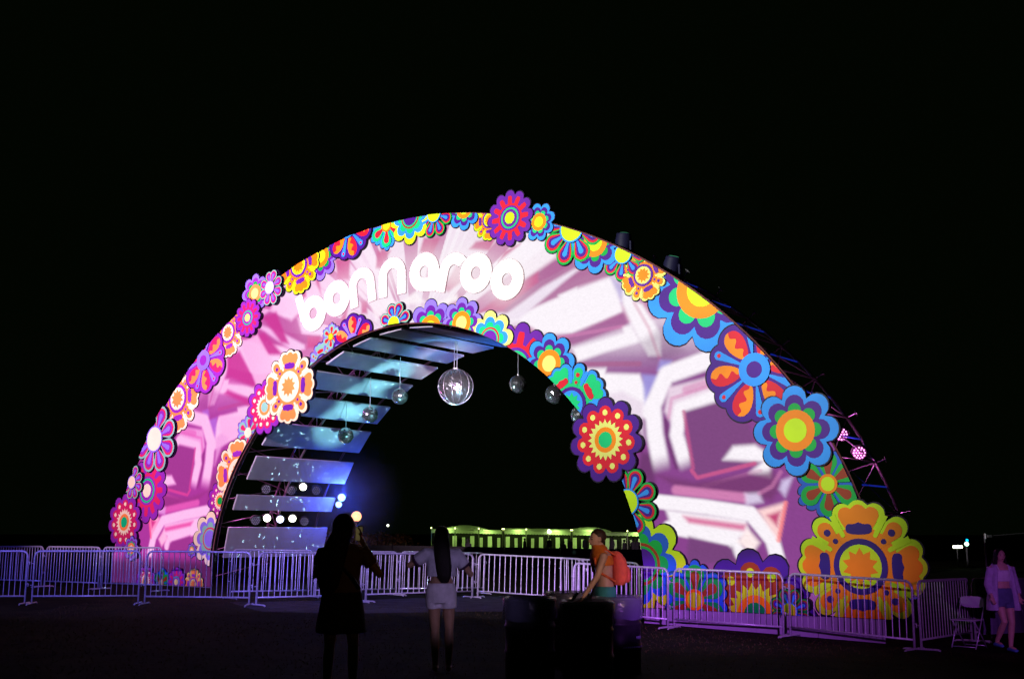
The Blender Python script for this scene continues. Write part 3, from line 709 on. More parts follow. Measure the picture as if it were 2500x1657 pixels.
# ---- truss skeleton: chords, braces and cross tubes
def chord(name, fr, dr, y, p0, p1, r, m, n=80):
    bm = bmesh.new(); tube(bm, [((fr(p) + dr) * math.sin(p), y, (fr(p) + dr) * math.cos(p)) for p in np.linspace(p0, p1, n)], r, 6)
    done(bm, name, m, arch, True)
UNIT = bpy.data.meshes.new('truss_tube'); bm = bmesh.new(); tube(bm, [(0, 0, 0), (0, 0, 1)], 1.0, 6); bm.to_mesh(UNIT); bm.free()
UM = {}
def rod(name, a, b, r, m, parent):
    key = m.name
    if key not in UM:
        UM[key] = UNIT.copy(); UM[key].materials.append(m)
    o = bpy.data.objects.new(name, UM[key]); COL.objects.link(o); o.parent = parent
    a, b = Vector(a), Vector(b); d = b - a
    o.location = a; o.rotation_euler = d.to_track_quat('Z', 'Y').to_euler(); o.scale = (r, r, d.length); return o
YB = 2.15
for y in (0.2, YB):
    chord('truss_chord', r_in, 0.10, y, -1.5, 1.5, 0.035, M['truss']); chord('truss_chord', r_in, 0.46, y, -1.5, 1.5, 0.03, M['truss'])
    chord('truss_chord', r_out, -0.12, y, -1.52, 1.52, 0.035, M['alu'])
chord('truss_chord', r_in, 0.14, 3.7, -1.5, 1.5, 0.03, M['truss'])
pt = lambda fr, dr, p, y: ((fr(p) + dr) * math.sin(p), y, (fr(p) + dr) * math.cos(p))
ps = np.linspace(-1.5, 1.5, 61)
for i in range(60):
    a, b_ = ps[i], ps[i + 1]
    if a < 0.5:
        for y in (0.2, YB): rod('truss_brace', pt(r_in, 0.10, a, y), pt(r_in, 0.46, b_, y), 0.014, M['truss'], arch); rod('truss_brace', pt(r_in, 0.46, b_, y), pt(r_in, 0.10, b_, y), 0.014, M['truss'], arch)
        if i % 2 == 0: rod('truss_brace', pt(r_in, 0.28, a, 0.2), pt(r_in, 0.28, b_, YB), 0.014, M['truss'], arch)
for p in np.linspace(-1.48, 1.48, 33):
    if p > 0.45:
        rod('cross_tube', pt(r_out, -0.12, p, 0.2), pt(r_out, -0.12, p, YB), 0.018, M['alu'], arch)
        rod('cross_tube', pt(r_out, -0.14, p + 0.045, 0.9), pt(r_out, -0.14, p + 0.045, YB), 0.015, M['rung'], arch)
        rod('truss_brace', pt(r_out, -0.12, p, 0.2), pt(r_out, -0.12, p + 0.092, YB), 0.014, M['alu'], arch)
        rod('truss_brace', pt(r_out, -0.12, p, YB), pt(r_in, 0.46, p, YB), 0.016, M['truss'], arch)
        rod('truss_brace', pt(r_out, -0.12, p, YB), pt(r_out, -0.75, p + 0.05, YB), 0.014, M['alu'], arch)
        # clamp with crossed handles on the outer tube
        c = Vector(pt(r_out, 0.0, p, YB)); n_ = Vector((math.sin(p), 0, math.cos(p))); t_ = Vector((math.cos(p), 0, -math.sin(p)))
        bm = bmesh.new(); tube(bm, [c - n_ * 0.1, c + n_ * 0.1], 0.012, 6); tube(bm, [c + n_ * 0.08 - t_ * 0.07, c + n_ * 0.08 + t_ * 0.07], 0.011, 6); tube(bm, [c + n_ * 0.05 - Vector((0, 0.06, 0)), c + n_ * 0.05 + Vector((0, 0.06, 0))], 0.01, 6)
        done(bm, 'clamp', M['alu'], arch)
    else:
        rod('truss_brace', pt(r_out, -0.12, p, 0.2), pt(r_out, -0.12, p, YB), 0.018, M['truss'], arch)
        rod('truss_brace', pt(r_out, -0.12, p, YB), pt(r_in, 0.46, p + 0.05, YB), 0.018, M['truss'], arch)
# ---- boards hung across the underside, running front to back
SL = [(7.6, 1.0), (-1.4, -7.9), (-10.6, -16.2), (-19.2, -25.2), (-28.2, -34.2), (-37.2, -43.2), (-46.0, -52.6), (-55.6, -61.8), (-66.3, -70.0), (-74.1, -81.2)]
for a0, a1 in SL:
    p0, p1 = math.radians(a0), math.radians(a1); rr_ = 6.62 if a0 > -60 else 6.78
    A, B = Vector((rr_ * math.sin(p0), 0, rr_ * math.cos(p0))), Vector((rr_ * math.sin(p1), 0, rr_ * math.cos(p1)))
    u = (B - A); w = u.length; u.normalize(); nrm = Vector((0, 1, 0)).cross(u)
    mx_ = Matrix(((u.x, 0, nrm.x, (A.x + B.x) / 2), (u.y, 1, nrm.y, 2.1), (u.z, 0, nrm.z, (A.z + B.z) / 2), (0, 0, 0, 1)))
    bm = bmesh.new(); box(bm, (0, 0, 0), (w, 3.6, 0.05), mx_, bevel=0.008); done(bm, 'ceiling_board', M['slat'], arch)
# ---- moving heads on the roof line
def moving_head(loc, label, tilt):
    r = empty('moving_head_light', loc, -TH, label, 'stage light', 'stage lights standing on the arch top')
    M.setdefault('mh', mat('dark_lamp_body', (0.008, 0.007, 0.03), 0.6, spec=0.2))
    bm = bmesh.new(); box(bm, (0, 0, 0.06), (0.44, 0.36, 0.12), bevel=0.02); done(bm, 'base', M['mh'], r)
    for s in (-1, 1):
        bm = bmesh.new(); box(bm, (s * 0.215, 0, 0.28), (0.05, 0.15, 0.4), bevel=0.02); done(bm, 'yoke_arm', M['mh'], r)
    bm = bmesh.new(); mt = Matrix.Translation((0, 0, 0.42)) @ Matrix.Rotation(tilt, 4, 'Y')
    loft(bm, [(0, 0, -0.24, 0.06, 0.06), (0, 0, -0.19, 0.13, 0.13), (0, 0, -0.05, 0.175, 0.175), (0, 0, 0.1, 0.185, 0.185), (0, 0, 0.2, 0.165, 0.165), (0, 0, 0.235, 0.17, 0.17), (0, 0, 0.25, 0.13, 0.13)], 16)
    bmesh.ops.transform(bm, matrix=mt, verts=bm.verts); done(bm, 'head', M['mh'], r, True)
    bm = bmesh.new(); loft(bm, [(0, 0, 0.252, 0.12, 0.12), (0, 0, 0.262, 0.1, 0.1)], 16); bmesh.ops.transform(bm, matrix=mt, verts=bm.verts)
    done(bm, 'lens', led('lens_glow', (0.1, 0.6, 0.3), 0.5), r)
x_, z_ = onface(1640, 690, 0.8); moving_head(A2W(x_, 0.8, z_ - 0.12), 'larger dark stage light standing on the right shoulder of the arch', 0.25)
x_, z_ = onface(1522, 620, 0.9); moving_head(A2W(x_, 0.9, z_ - 0.22), 'smaller dark stage light half hidden behind the arch top', 0.1)

# ------------------------------------------------------------------ mirror balls
def mirror_ball(x, z, y, r, label, ncab=1, seg=28, ztop=6.55):
    t = empty('mirror_ball', A2W(x, y, z), random.random() * 6, label, 'mirror ball', 'mirror balls hanging under the arch')
    bm = bmesh.new(); bmesh.ops.create_uvsphere(bm, u_segments=seg, v_segments=int(seg * 0.6), radius=r)
    for f in bm.faces:                      # every tile a little out of true
        n = Vector((random.gauss(0, 1), random.gauss(0, 1), random.gauss(0, 1))) * 0.004 * r
    for v in bm.verts: v.co += Vector((random.gauss(0, 1), random.gauss(0, 1), random.gauss(0, 1))) * (0.008 if seg > 25 else 0.012) * r
    done(bm, 'mirrored_shell', M['mirror'], t)
    if r > 0.4:
        for k in range(12):
            a = 2 * PI * k / 12
            bm = bmesh.new(); tube(bm, [(r * 1.004 * math.sin(q) * math.cos(a), r * 1.004 * math.sin(q) * math.sin(a), r * 1.004 * math.cos(q)) for q in np.linspace(0.15, PI - 0.1, 24)], 0.004, 6); done(bm, 'seam', M['seam'], t, True)
    bm = bmesh.new(); lathe(bm, [(0.16 * r, 0.985 * r), (0.16 * r, 1.06 * r), (0.05 * r, 1.08 * r)], 12, cap0=True, cap1=True); done(bm, 'cap', M['alu'], t)
    top = min(ztop, math.sqrt(max(6.58 ** 2 - x * x, 1))) - z
    for k in range(ncab):
        dx = (k - (ncab - 1) / 2) * 0.22
        bm = bmesh.new(); tube(bm, [(dx, 0, 1.0 * r - abs(dx) * 0.3), (dx, 0, top)], 0.008, 5); done(bm, 'cable', M['cable'], t)
    return t
BY = 2.1
def onb(px, py): return onface(px, py, BY)
for (px, py, r, lab, nc, sg) in ((1112, 944, 0.455, 'largest mirror ball, hanging from two cables at the middle of the arch', 2, 44), (976, 967, 0.218, 'small mirror ball, first to the left of the largest one', 1, 22),
      (903, 1012, 0.218, 'small mirror ball hanging second to the left of the largest one', 1, 22), (844, 1063, 0.218, 'lowest left small mirror ball, third from the largest one', 1, 22),
      (1265, 937, 0.218, 'small mirror ball, first to the right of the largest one', 1, 22), (1354, 962, 0.228, 'mirror ball with bright white left side beside the teal flower', 1, 22),
      (1416, 1013, 0.22, 'mirror ball almost hidden behind the teal flower and purple sun flower', 1, 22)):
    x, z = onb(px, py); mirror_ball(x, z, BY, r, lab, nc, sg)

# ------------------------------------------------------------------ LED par cans
def par_can(loc, aim, m_led, label, group, dots=True, r=0.13):
    t = empty('par_light', loc, 0, label, 'stage light', group)
    d = (Vector(aim) - Vector(loc)).normalized(); mt = d.to_track_quat('Z', 'Y').to_matrix().to_4x4()
    bm = bmesh.new(); lathe(bm, [(r * 0.55, -0.2), (r * 0.8, -0.18), (r, -0.06), (r * 1.05, 0.02), (r * 0.97, 0.025), (r * 0.93, 0.0)], 20, cap0=True, cap1=True); bmesh.ops.transform(bm, matrix=mt, verts=bm.verts); done(bm, 'housing', M['black'], t)
    if dots:
        for ring, n in ((0.0, 1), (0.42, 6), (0.78, 12)):
            for k in range(n):
                a = 2 * PI * k / n
                c = mt @ Vector((ring * r * math.cos(a), ring * r * math.sin(a), 0.012))
                o = bpy.data.objects.new('led_lens', LENS[m_led.name]); COL.objects.link(o); o.parent = t; o.location = c; o.rotation_euler = mt.to_euler(); o.scale = (r * 0.13,) * 3
    else:
        bm = bmesh.new(); ball(bm, (0, 0, 0), r * 0.93, 16, 8, (1, 1, 0.35)); bmesh.ops.transform(bm, matrix=mt @ Matrix.Translation((0, 0, 0.0)), verts=bm.verts); done(bm, 'lens', m_led, t, True)
    bm = bmesh.new(); tube(bm, [mt @ Vector((math.cos(a) * r * 1.2, math.sin(a) * r * 1.2, -0.06)) for a in np.linspace(0, PI, 12)], 0.012, 6); done(bm, 'yoke', M['black'], t)
    return t
LENS = {}
for k in ('led_dim', 'led_pink', 'led_blue', 'led_warm', 'led_ice'):
    m_ = bpy.data.meshes.new('led_lens'); bm = bmesh.new(); ball(bm, (0, 0, 0), 1.0, 8, 5); bm.to_mesh(m_); bm.free(); m_.materials.append(M[k]); LENS[M[k].name] = m_
CAMP = (0, 0, EYE)
def par_at(px, py, t, mk, lab, grp, dots, r=0.13, aim=None):
    x, z = onface(px, py, t); return par_can(A2W(x, t, z), aim or CAMP, M[mk], lab, grp, dots, r)
g1 = 'lights between the lower ceiling boards'
for i, (px, py, mk, dots, w) in enumerate(((650, 1194, 'led_dim', True, 'unlit round lamp with violet dots, leftmost of the upper lamp row'), (711, 1197, 'led_dim', True, 'unlit round lamp left of the bright one in the upper row'),
        (740, 1188, 'led_warm', False, 'only bright white lamp in the upper lamp row'), (772, 1197, 'led_dim', True, 'unlit round lamp right of the bright one in the upper row'),
        (624, 1270, 'led_dim', True, 'unlit round lamp at the left end of the lower row'), (652, 1264, 'led_warm', False, 'bright cream lamp, left of the bluish one in the lower row'), (684, 1267, 'led_ice', False, 'bluish lamp in the middle of the lower row'),
        (714, 1265, 'led_warm', False, 'bright cream lamp, right of the bluish one in the lower row'), (743, 1272, 'led_dim', True, 'unlit round lamp at the right end of the lower row'))):
    xw = -6.25 if i < 4 else -6.6
    ts = np.linspace(0.5, 5, 91); t = min(ts, key=lambda q: abs(onface(px, py, q)[0] - xw))
    par_at(px, py, float(t), mk, lab := w, g1, dots, 0.125 if dots else 0.108)
par_at(834, 1214, 3.98, 'led_blue', 'upper glaring blue lamp at the back end of the ceiling boards', 'blue lamps behind the boards', False, 0.12)
par_at(827, 1231, 3.98, 'led_blue', 'lower glaring blue lamp at the back end of the ceiling boards', 'blue lamps behind the boards', False, 0.1)
par_at(2098, 1105, 1.9, 'led_pink', 'pink glowing round lamp in the open truss right of the arch', 'pink lamps in the right truss', True, 0.13)
par_at(2054, 1060, 1.9, 'led_pink', 'pink round lamp partly hidden behind the blue edged flower', 'pink lamps in the right truss', True, 0.13)
x, z = onface(834, 1214, 3.98); point('blue_lamp_glow', A2W(x + 0.25, 3.85, z + 0.1), 230, (0.03, 0.08, 1.0), 0.1)
x, z = onface(2098, 1105, 1.9); point('pink_lamp_glow', A2W(x - 0.1, 1.6, z), 28, (1.0, 0.2, 0.75), 0.1)
point('truss_purple_glow', A2W(-7.2, 1.2, 2.4), 110, (0.7, 0.15, 0.5), 0.2)
point('truss_purple_glow', A2W(-4.9, 1.0, 5.9), 90, (0.6, 0.15, 0.6), 0.2)

# added volume that makes the flare round the two blue lamps
x, z = onface(834, 1218, 3.98); sc_ = A2W(x + 0.15, 3.7, z)
bm = bmesh.new(); bmesh.ops.create_icosphere(bm, subdivisions=3, radius=2.5)
for v in bm.verts: v.co.z *= 0.85
glow_vol = done(bm, 'lamp_glow_volume', None or []); glow_vol.location = sc_; tag(glow_vol, 'added volume giving the blue flare round the two glaring blue lamps', kind='stuff')
sm = bpy.data.materials.new('lamp_glow_volume'); sm.use_nodes = True; nt = sm.node_tree; nt.nodes.clear()
o_ = nt.nodes.new('ShaderNodeOutputMaterial'); v_ = nt.nodes.new('ShaderNodeVolumePrincipled'); t_ = nt.nodes.new('ShaderNodeTexCoord'); l_ = nt.nodes.new('ShaderNodeVectorMath'); l_.operation = 'LENGTH'
n_ = nt.nodes.new('ShaderNodeTexNoise'); n_.inputs['Scale'].default_value = 1.6
r_ = nt.nodes.new('ShaderNodeMapRange'); r_.interpolation_type = 'SMOOTHSTEP'; r_.inputs['From Min'].default_value = 2.1; r_.inputs['From Max'].default_value = -0.2; r_.inputs['To Max'].default_value = 0.08
m_ = nt.nodes.new('ShaderNodeMath'); m_.operation = 'MULTIPLY'
nt.links.new(t_.outputs['Object'], l_.inputs[0]); nt.links.new(l_.outputs['Value'], r_.inputs['Value']); nt.links.new(t_.outputs['Object'], n_.inputs['Vector'])
nt.links.new(r_.outputs[0], m_.inputs[0]); nt.links.new(n_.outputs['Fac'], m_.inputs[1]); nt.links.new(m_.outputs[0], v_.inputs['Density']); v_.inputs['Color'].default_value = (0.9, 0.9, 0.95, 1)
nt.links.new(v_.outputs[0], o_.inputs['Volume']); glow_vol.data.materials.append(sm)

# ------------------------------------------------------------------ ground
def grid_sheet(name, xs, ys, dz, m, noise=0.0):
    V = [(x, y, gz(x, y) + dz + (noise * random.uniform(-1, 1))) for y in ys for x in xs]; nx = len(xs)
    Fc = [(j * nx + i, j * nx + i + 1, (j + 1) * nx + i + 1, (j + 1) * nx + i) for j in range(len(ys) - 1) for i in range(nx - 1)]
    me_ = bpy.data.meshes.new(name); me_.from_pydata(V, [], Fc); return tag(link(name, me_, None, m), kind='structure')
xs = sorted(set([-900, -400, -150, -80, -50] + list(np.arange(-30, 31, 1.0)) + [50, 80, 150, 400, 900]))
ys = sorted(set([-60, -30, -10, 0] + list(np.arange(4, 45, 1.0)) + [55, 70, 90, 120, 200, 400, 1200]))
grid_sheet('ground', xs, ys, 0.0, M['grass_soil'])
def patch(name, pts, dz, m):
    V = [(p.x, p.y, gz(p.x, p.y) + dz) for p in pts]
    me_ = bpy.data.meshes.new(name); me_.from_pydata(V, [], [tuple(range(len(V)))]); return tag(link(name, me_, None, m), kind='structure')
pa = [ground(x, y) for x, y in ((560, 1470), (900, 1464), (1160, 1454), (1500, 1462))]; pb = [ground(x, y) for x, y in ((1640, 1500), (1330, 1492), (1100, 1493), (880, 1497), (640, 1494))]
patch('gravel_path', pa + pb, 0.006, M['gravel'])
# grass: blades over the near field
nb = 26000
gx = rng.uniform(-9, 9, nb); gy = rng.uniform(8.5, 27, nb)
ok = np.ones(nb, bool)
for i in range(nb):
    d_ = ARCH_O
    if (Vector((gx[i], gy[i], 0)) - ARCH_O).dot(AN) > -0.35: ok[i] = False
gx, gy = gx[ok], gy[ok]; nb = gx.size
ga = rng.uniform(0, 2 * PI, nb); gh = rng.uniform(0.008, 0.03, nb); gw = rng.uniform(0.004, 0.009, nb)
gz_ = np.clip(-0.03 * (gx - 2), -0.45, 0.25)
V = np.empty((nb, 3, 3))
V[:, 0] = np.stack([gx - gw * np.cos(ga), gy - gw * np.sin(ga), gz_ - 0.003], -1); V[:, 1] = np.stack([gx + gw * np.cos(ga), gy + gw * np.sin(ga), gz_ - 0.003], -1)
V[:, 2] = np.stack([gx + rng.normal(0, 0.018, nb), gy + rng.normal(0, 0.018, nb), gz_ + gh], -1)
me_ = bpy.data.meshes.new('grass'); me_.from_pydata(V.reshape(-1, 3).tolist(), [], np.arange(nb * 3).reshape(-1, 3).tolist())
tag(link('grass', me_, None, M['blade']), kind='stuff')

# ------------------------------------------------------------------ crowd barriers
BH = 1.08
def make_barrier(L, npk, cloth=False):
    t = empty('crowd_barrier')
    r = 0.021; c = 0.13; h = BH; lo = 0.17
    fr = [(-L / 2, 0, 0.02), (-L / 2, 0, h - c)] + [(-L / 2 + c - c * math.cos(a), 0, h - c + c * math.sin(a)) for a in np.linspace(0.2, PI / 2, 6)] + [(L / 2 - c + c * math.sin(a), 0, h - c + c * math.cos(a)) for a in np.linspace(0, PI / 2 - 0.2, 6)] + [(L / 2, 0, h - c), (L / 2, 0, 0.02)]
    bm = bmesh.new(); tube(bm, fr, r, 8); done(bm, 'frame', M['galv'], t, True)
    bm = bmesh.new(); tube(bm, [(-L / 2, 0, lo), (L / 2, 0, lo)], 0.017, 8); done(bm, 'bottom_rail', M['galv'], t, True)
    pk = bpy.data.meshes.new('picket'); bm = bmesh.new(); tube(bm, [(0, 0, lo), (0, 0, h - 0.01)], 0.0085, 6); bm.to_mesh(pk); bm.free(); pk.materials.append(M['galv'])
    for i in range(npk):
        o = bpy.data.objects.new('picket', pk); COL.objects.link(o); o.parent = t; o.location = (-L / 2 + L * (i + 1) / (npk + 1), 0, 0)
    ft = bpy.data.meshes.new('foot'); bm = bmesh.new(); tube(bm, [(0, -0.3, 0.012), (0, -0.26, 0.03), (0, 0.26, 0.03), (0, 0.3, 0.012)], 0.016, 6); bm.to_mesh(ft); bm.free(); ft.materials.append(M['galv'])
    for s in (-1, 1):
        o = bpy.data.objects.new('foot', ft); COL.objects.link(o); o.parent = t; o.location = (s * L / 2, 0, 0)
    for z in (0.42, 0.86):
        bm = bmesh.new(); tube(bm, [(L / 2 + 0.015, 0, z), (L / 2 + 0.05, 0, z), (L / 2 + 0.05, 0, z - 0.06)], 0.011, 6); done(bm, 'hook', M['galv'], t, True)
        bm = bmesh.new(); tube(bm, [(-L / 2 - 0.035 + 0.02 * math.cos(a), 0.02 * math.sin(a), z - 0.03) for a in np.linspace(0, 2 * PI, 10)[:-1]], 0.008, 5, closed=True); done(bm, 'eyelet', M['galv'], t, True)
    if cloth:
        m_ = mat('violet_mesh_cover', (0.2, 0.17, 0.3), 0.8, var=0.15, vscale=12)
        V = []; 
        for i in range(21):
            for j in range(9): V.append((-L / 2 + 0.05 + (L - 0.1) * i / 20, -0.03 - 0.012 * math.sin(i * 1.7 + j * 0.4), 0.12 + 0.95 * j / 8))
        me_ = bpy.data.meshes.new('mesh_cover'); me_.from_pydata(V, [], [(i * 9 + j, i * 9 + j + 1, (i + 1) * 9 + j + 1, (i + 1) * 9 + j) for i in range(20) for j in range(8)]); link('mesh_cover', me_, t, m_)
    return t
PROTO = make_barrier(2.4, 18); used = [False]
def barrier(a, b, label, group, proto=None):
    a, b = Vector(a), Vector(b); c = (a + b) / 2; d = b - a; L = math.hypot(d.x, d.y)
    if proto is not None: o = proto
    elif not used[0]: o = PROTO; used[0] = True
    else: o = copy_tree(PROTO)
    o.location = (c.x, c.y, (a.z + b.z) / 2); o.rotation_euler = (random.uniform(-0.02, 0.02), -math.atan2(d.z, L) + random.uniform(-0.006, 0.006), math.atan2(d.y, d.x) + random.uniform(-0.015, 0.015)); o.scale = (L / 2.4, 1, 1)
    tag(o, label, 'barrier', group); return o
gf = 'crowd barriers in front of the arch'
def bp(p, q, lab, grp=gf, proto=None): return barrier(ground(*p), ground(*q), lab, grp, proto)
bp((1399, 1511), (1631, 1533), 'steel crowd barrier behind the walking man and his orange backpack')
bp((1646, 1534), (1913, 1554), 'steel crowd barrier in front of the green and blue flower at the arch foot')
bp((1929, 1555), (2234, 1587), 'steel crowd barrier in front of the big lime and orange marigold')
bp((2250, 1587), (2374, 1568), 'steel crowd barrier receding behind the folding chair')
bp((2381, 1566), (2560, 1556), 'crowd barrier with violet cloth cover behind the walking woman', gf, make_barrier(2.4, 18, True))
gl = 'crowd barriers across the left and middle'
bp((-200, 1476), (60, 1475), 'steel crowd barrier cut off by the left picture edge', gl)
bp((77, 1475), (337, 1474), 'bluish crowd barrier, first whole one in the left front row', gl)
bp((352, 1475), (608, 1479), 'crowd barrier in front of the left arch foot', gl)
bp((624, 1479), (880, 1470), 'crowd barrier left of and behind the woman in dark clothes', gl)
bp((894, 1469), (1151, 1459), 'bright lavender crowd barrier behind the woman in white shorts', gl)
bp((1165, 1459), (1425, 1477), 'crowd barrier between the woman in white shorts and the walking man', gl)
bp((1372, 1472), (1560, 1502), 'crowd barrier seen behind the walking man, end on to the arch', gl)
gb = 'second row of crowd barriers near the left arch leg'
B0, B1 = Vector((-8.75, 28.3, 0)), Vector((-16.6, 32.8, 0)); dB = (B1 - B0)
for k, lab in enumerate(('pink lit rear barrier nearest to the left arch foot', 'pink lit rear barrier, second from the left arch foot', 'pink lit rear barrier, third from the left arch foot', 'rear barrier farthest to the left, partly out of the picture')):
    p = B0 + dB * (k / 4 + 0.006); q = B0 + dB * ((k + 1) / 4 - 0.006)
    p.z, q.z = gz(p.x, p.y), gz(q.x, q.y); barrier(q, p, lab, gb)
gm = 'second row of crowd barriers in the middle'
for k, (p, q, lab) in enumerate((((560, 1462), (760, 1458), 'rear barrier below the ceiling boards of the arch'), ((770, 1458), (965, 1453), 'rear barrier between the two women who take pictures'), ((975, 1453), (1180, 1449), 'rear barrier behind the head of the woman in white shorts'))):
    bp(p, q, lab, gm)

# ------------------------------------------------------------------ trash drums
M['drum'] = mat('black_drum', (0.02, 0.02, 0.024), 0.45, var=0.3, vscale=8)
M['bag'] = mat('clear_bag', (0.2, 0.2, 0.32), 0.2, spec=0.8, bump=0.5, bscale=16, alpha=0.6)
M['print'] = mat('pale_print', (0.35, 0.4, 0.6), 0.6)
def drum(px, py, label, text=False):
    P = ground(px, py); t = empty('trash_drum', P, random.random() * 6 if not text else 0, label, 'trash bin', 'black trash drums')
    R = 0.285; H = 0.88; prof = [(R * 0.97, 0.0), (R, 0.012)]
    for z in (0.3, 0.585): prof += [(R, z - 0.03), (R + 0.012, z - 0.012), (R + 0.012, z + 0.012), (R, z + 0.03)]
    prof += [(R, H - 0.02), (R + 0.012, H - 0.01), (R + 0.012, H), (R - 0.006, H), (R - 0.01, 0.1)]
    bm = bmesh.new(); lathe(bm, prof, 36, cap0=True); done(bm, 'body', M['drum'], t, True)
    bm = bmesh.new(); rows = []
    n = 48
    for k, (rr2, z) in enumerate([(R - 0.03, H - 0.2), (R - 0.015, H), (R + 0.01, H + 0.035), (R + 0.03, H + 0.01), (R + 0.028, H - 0.08), (R + 0.034, H - 0.17), (R + 0.024, H - 0.23)]):
        rows.append([bm.verts.new(((rr2 + 0.004 * math.sin(j * 2.9 + k) * (k > 2)) * math.cos(2 * PI * j / n), (rr2 + 0.004 * math.sin(j * 2.9 + k) * (k > 2)) * math.sin(2 * PI * j / n), z + (0.006 * math.sin(j * 0.9) + 0.012 * math.sin(j * 0.26) if k == 6 else 0.003 * math.sin(j * 0.7)))) for j in range(n)])
    for A, B in zip(rows, rows[1:]):
        for j in range(n): bm.faces.new((A[j], A[(j + 1) % n], B[(j + 1) % n], B[j]))
    done(bm, 'bag_liner', M['bag'], t, True)
    if text:
        for z, a0, a1, h, nn in ((0.40, -0.75, -0.2, 0.035, 5), (0.30, -1.45, -0.25, 0.02, 12)):
            z += 0.01
            for k in range(nn):
                b0 = a0 + (a1 - a0) * k / nn; b1 = b0 + (a1 - a0) / nn * 0.75
                rr2 = R + 0.0035 if not (0.27 < z < 0.33) else R + 0.0155
                V = [(rr2 * math.cos(q), rr2 * math.sin(q), zz) for zz in (z, z + h) for q in (b0, b1)]
                me_ = bpy.data.meshes.new('printed_mark'); me_.from_pydata(V, [], [(0, 1, 3, 2)]); link('printed_mark', me_, t, M['print'])
    return t
drum(1294, 1654, 'left trash drum with clear bag lining, beside the gravel path'); drum(1436, 1668, 'front middle trash drum with a shiny clear bag over its rim'); drum(1509, 1640, 'right trash drum with pale lettering on its side', True)
drum(1388, 1622, 'rear trash drum mostly hidden behind the other drums')

# ------------------------------------------------------------------ people
def vox(bm, size, name, m, parent, smooth=4):
    me_ = bpy.data.meshes.new(name); bm.to_mesh(me_); bm.free()
    o = bpy.data.objects.new('tmp', me_); COL.objects.link(o)
    md = o.modifiers.new('r', 'REMESH'); md.mode = 'VOXEL'; md.voxel_size = size
    ms_ = o.modifiers.new('s', 'SMOOTH'); ms_.iterations = smooth; ms_.factor = 0.5
    dg = bpy.context.evaluated_depsgraph_get(); me2 = bpy.data.meshes.new_from_object(o.evaluated_get(dg)); me2.name = name
    bpy.data.objects.remove(o); bpy.data.meshes.remove(me_)
    me2.materials.clear(); me2.polygons.foreach_set('use_smooth', [True] * len(me2.polygons))
    return link(name, me2, parent, m)
def hand(bm, wr, dirv, palm_n, side, curl=0.5, k=1.0):
    d = Vector(dirv).normalized(); n = Vector(palm_n); n = (n - d * n.dot(d)).normalized(); s = d.cross(n) * side
    w = Vector(wr)
    tube(bm, [w - d * 0.02, w + d * 0.03 * k, w + d * 0.085 * k], [(0.027, 0.024), (0.038, 0.02), (0.036, 0.016)], 8)
    for i, L in enumerate((0.068, 0.078, 0.073, 0.056)):
        o_ = w + d * 0.08 * k + s * (0.026 - 0.0175 * i)
        p1 = o_ + (d * math.cos(curl * 0.5) + n * math.sin(curl * 0.5)) * L * 0.5; p2 = p1 + (d * math.cos(curl * 1.3) + n * math.sin(curl * 1.3)) * L * 0.5
        tube(bm, [o_ - d * 0.02, p1, p2], [0.0095, 0.009, 0.008], 6)
    b0 = w + d * 0.02 * k + s * 0.025
    tube(bm, [b0, b0 + (d * 0.5 + s * 0.8).normalized() * 0.04, b0 + (d * 0.9 + s * 0.5 + n * 0.3).normalized() * 0.075], [0.013, 0.011, 0.009], 6)
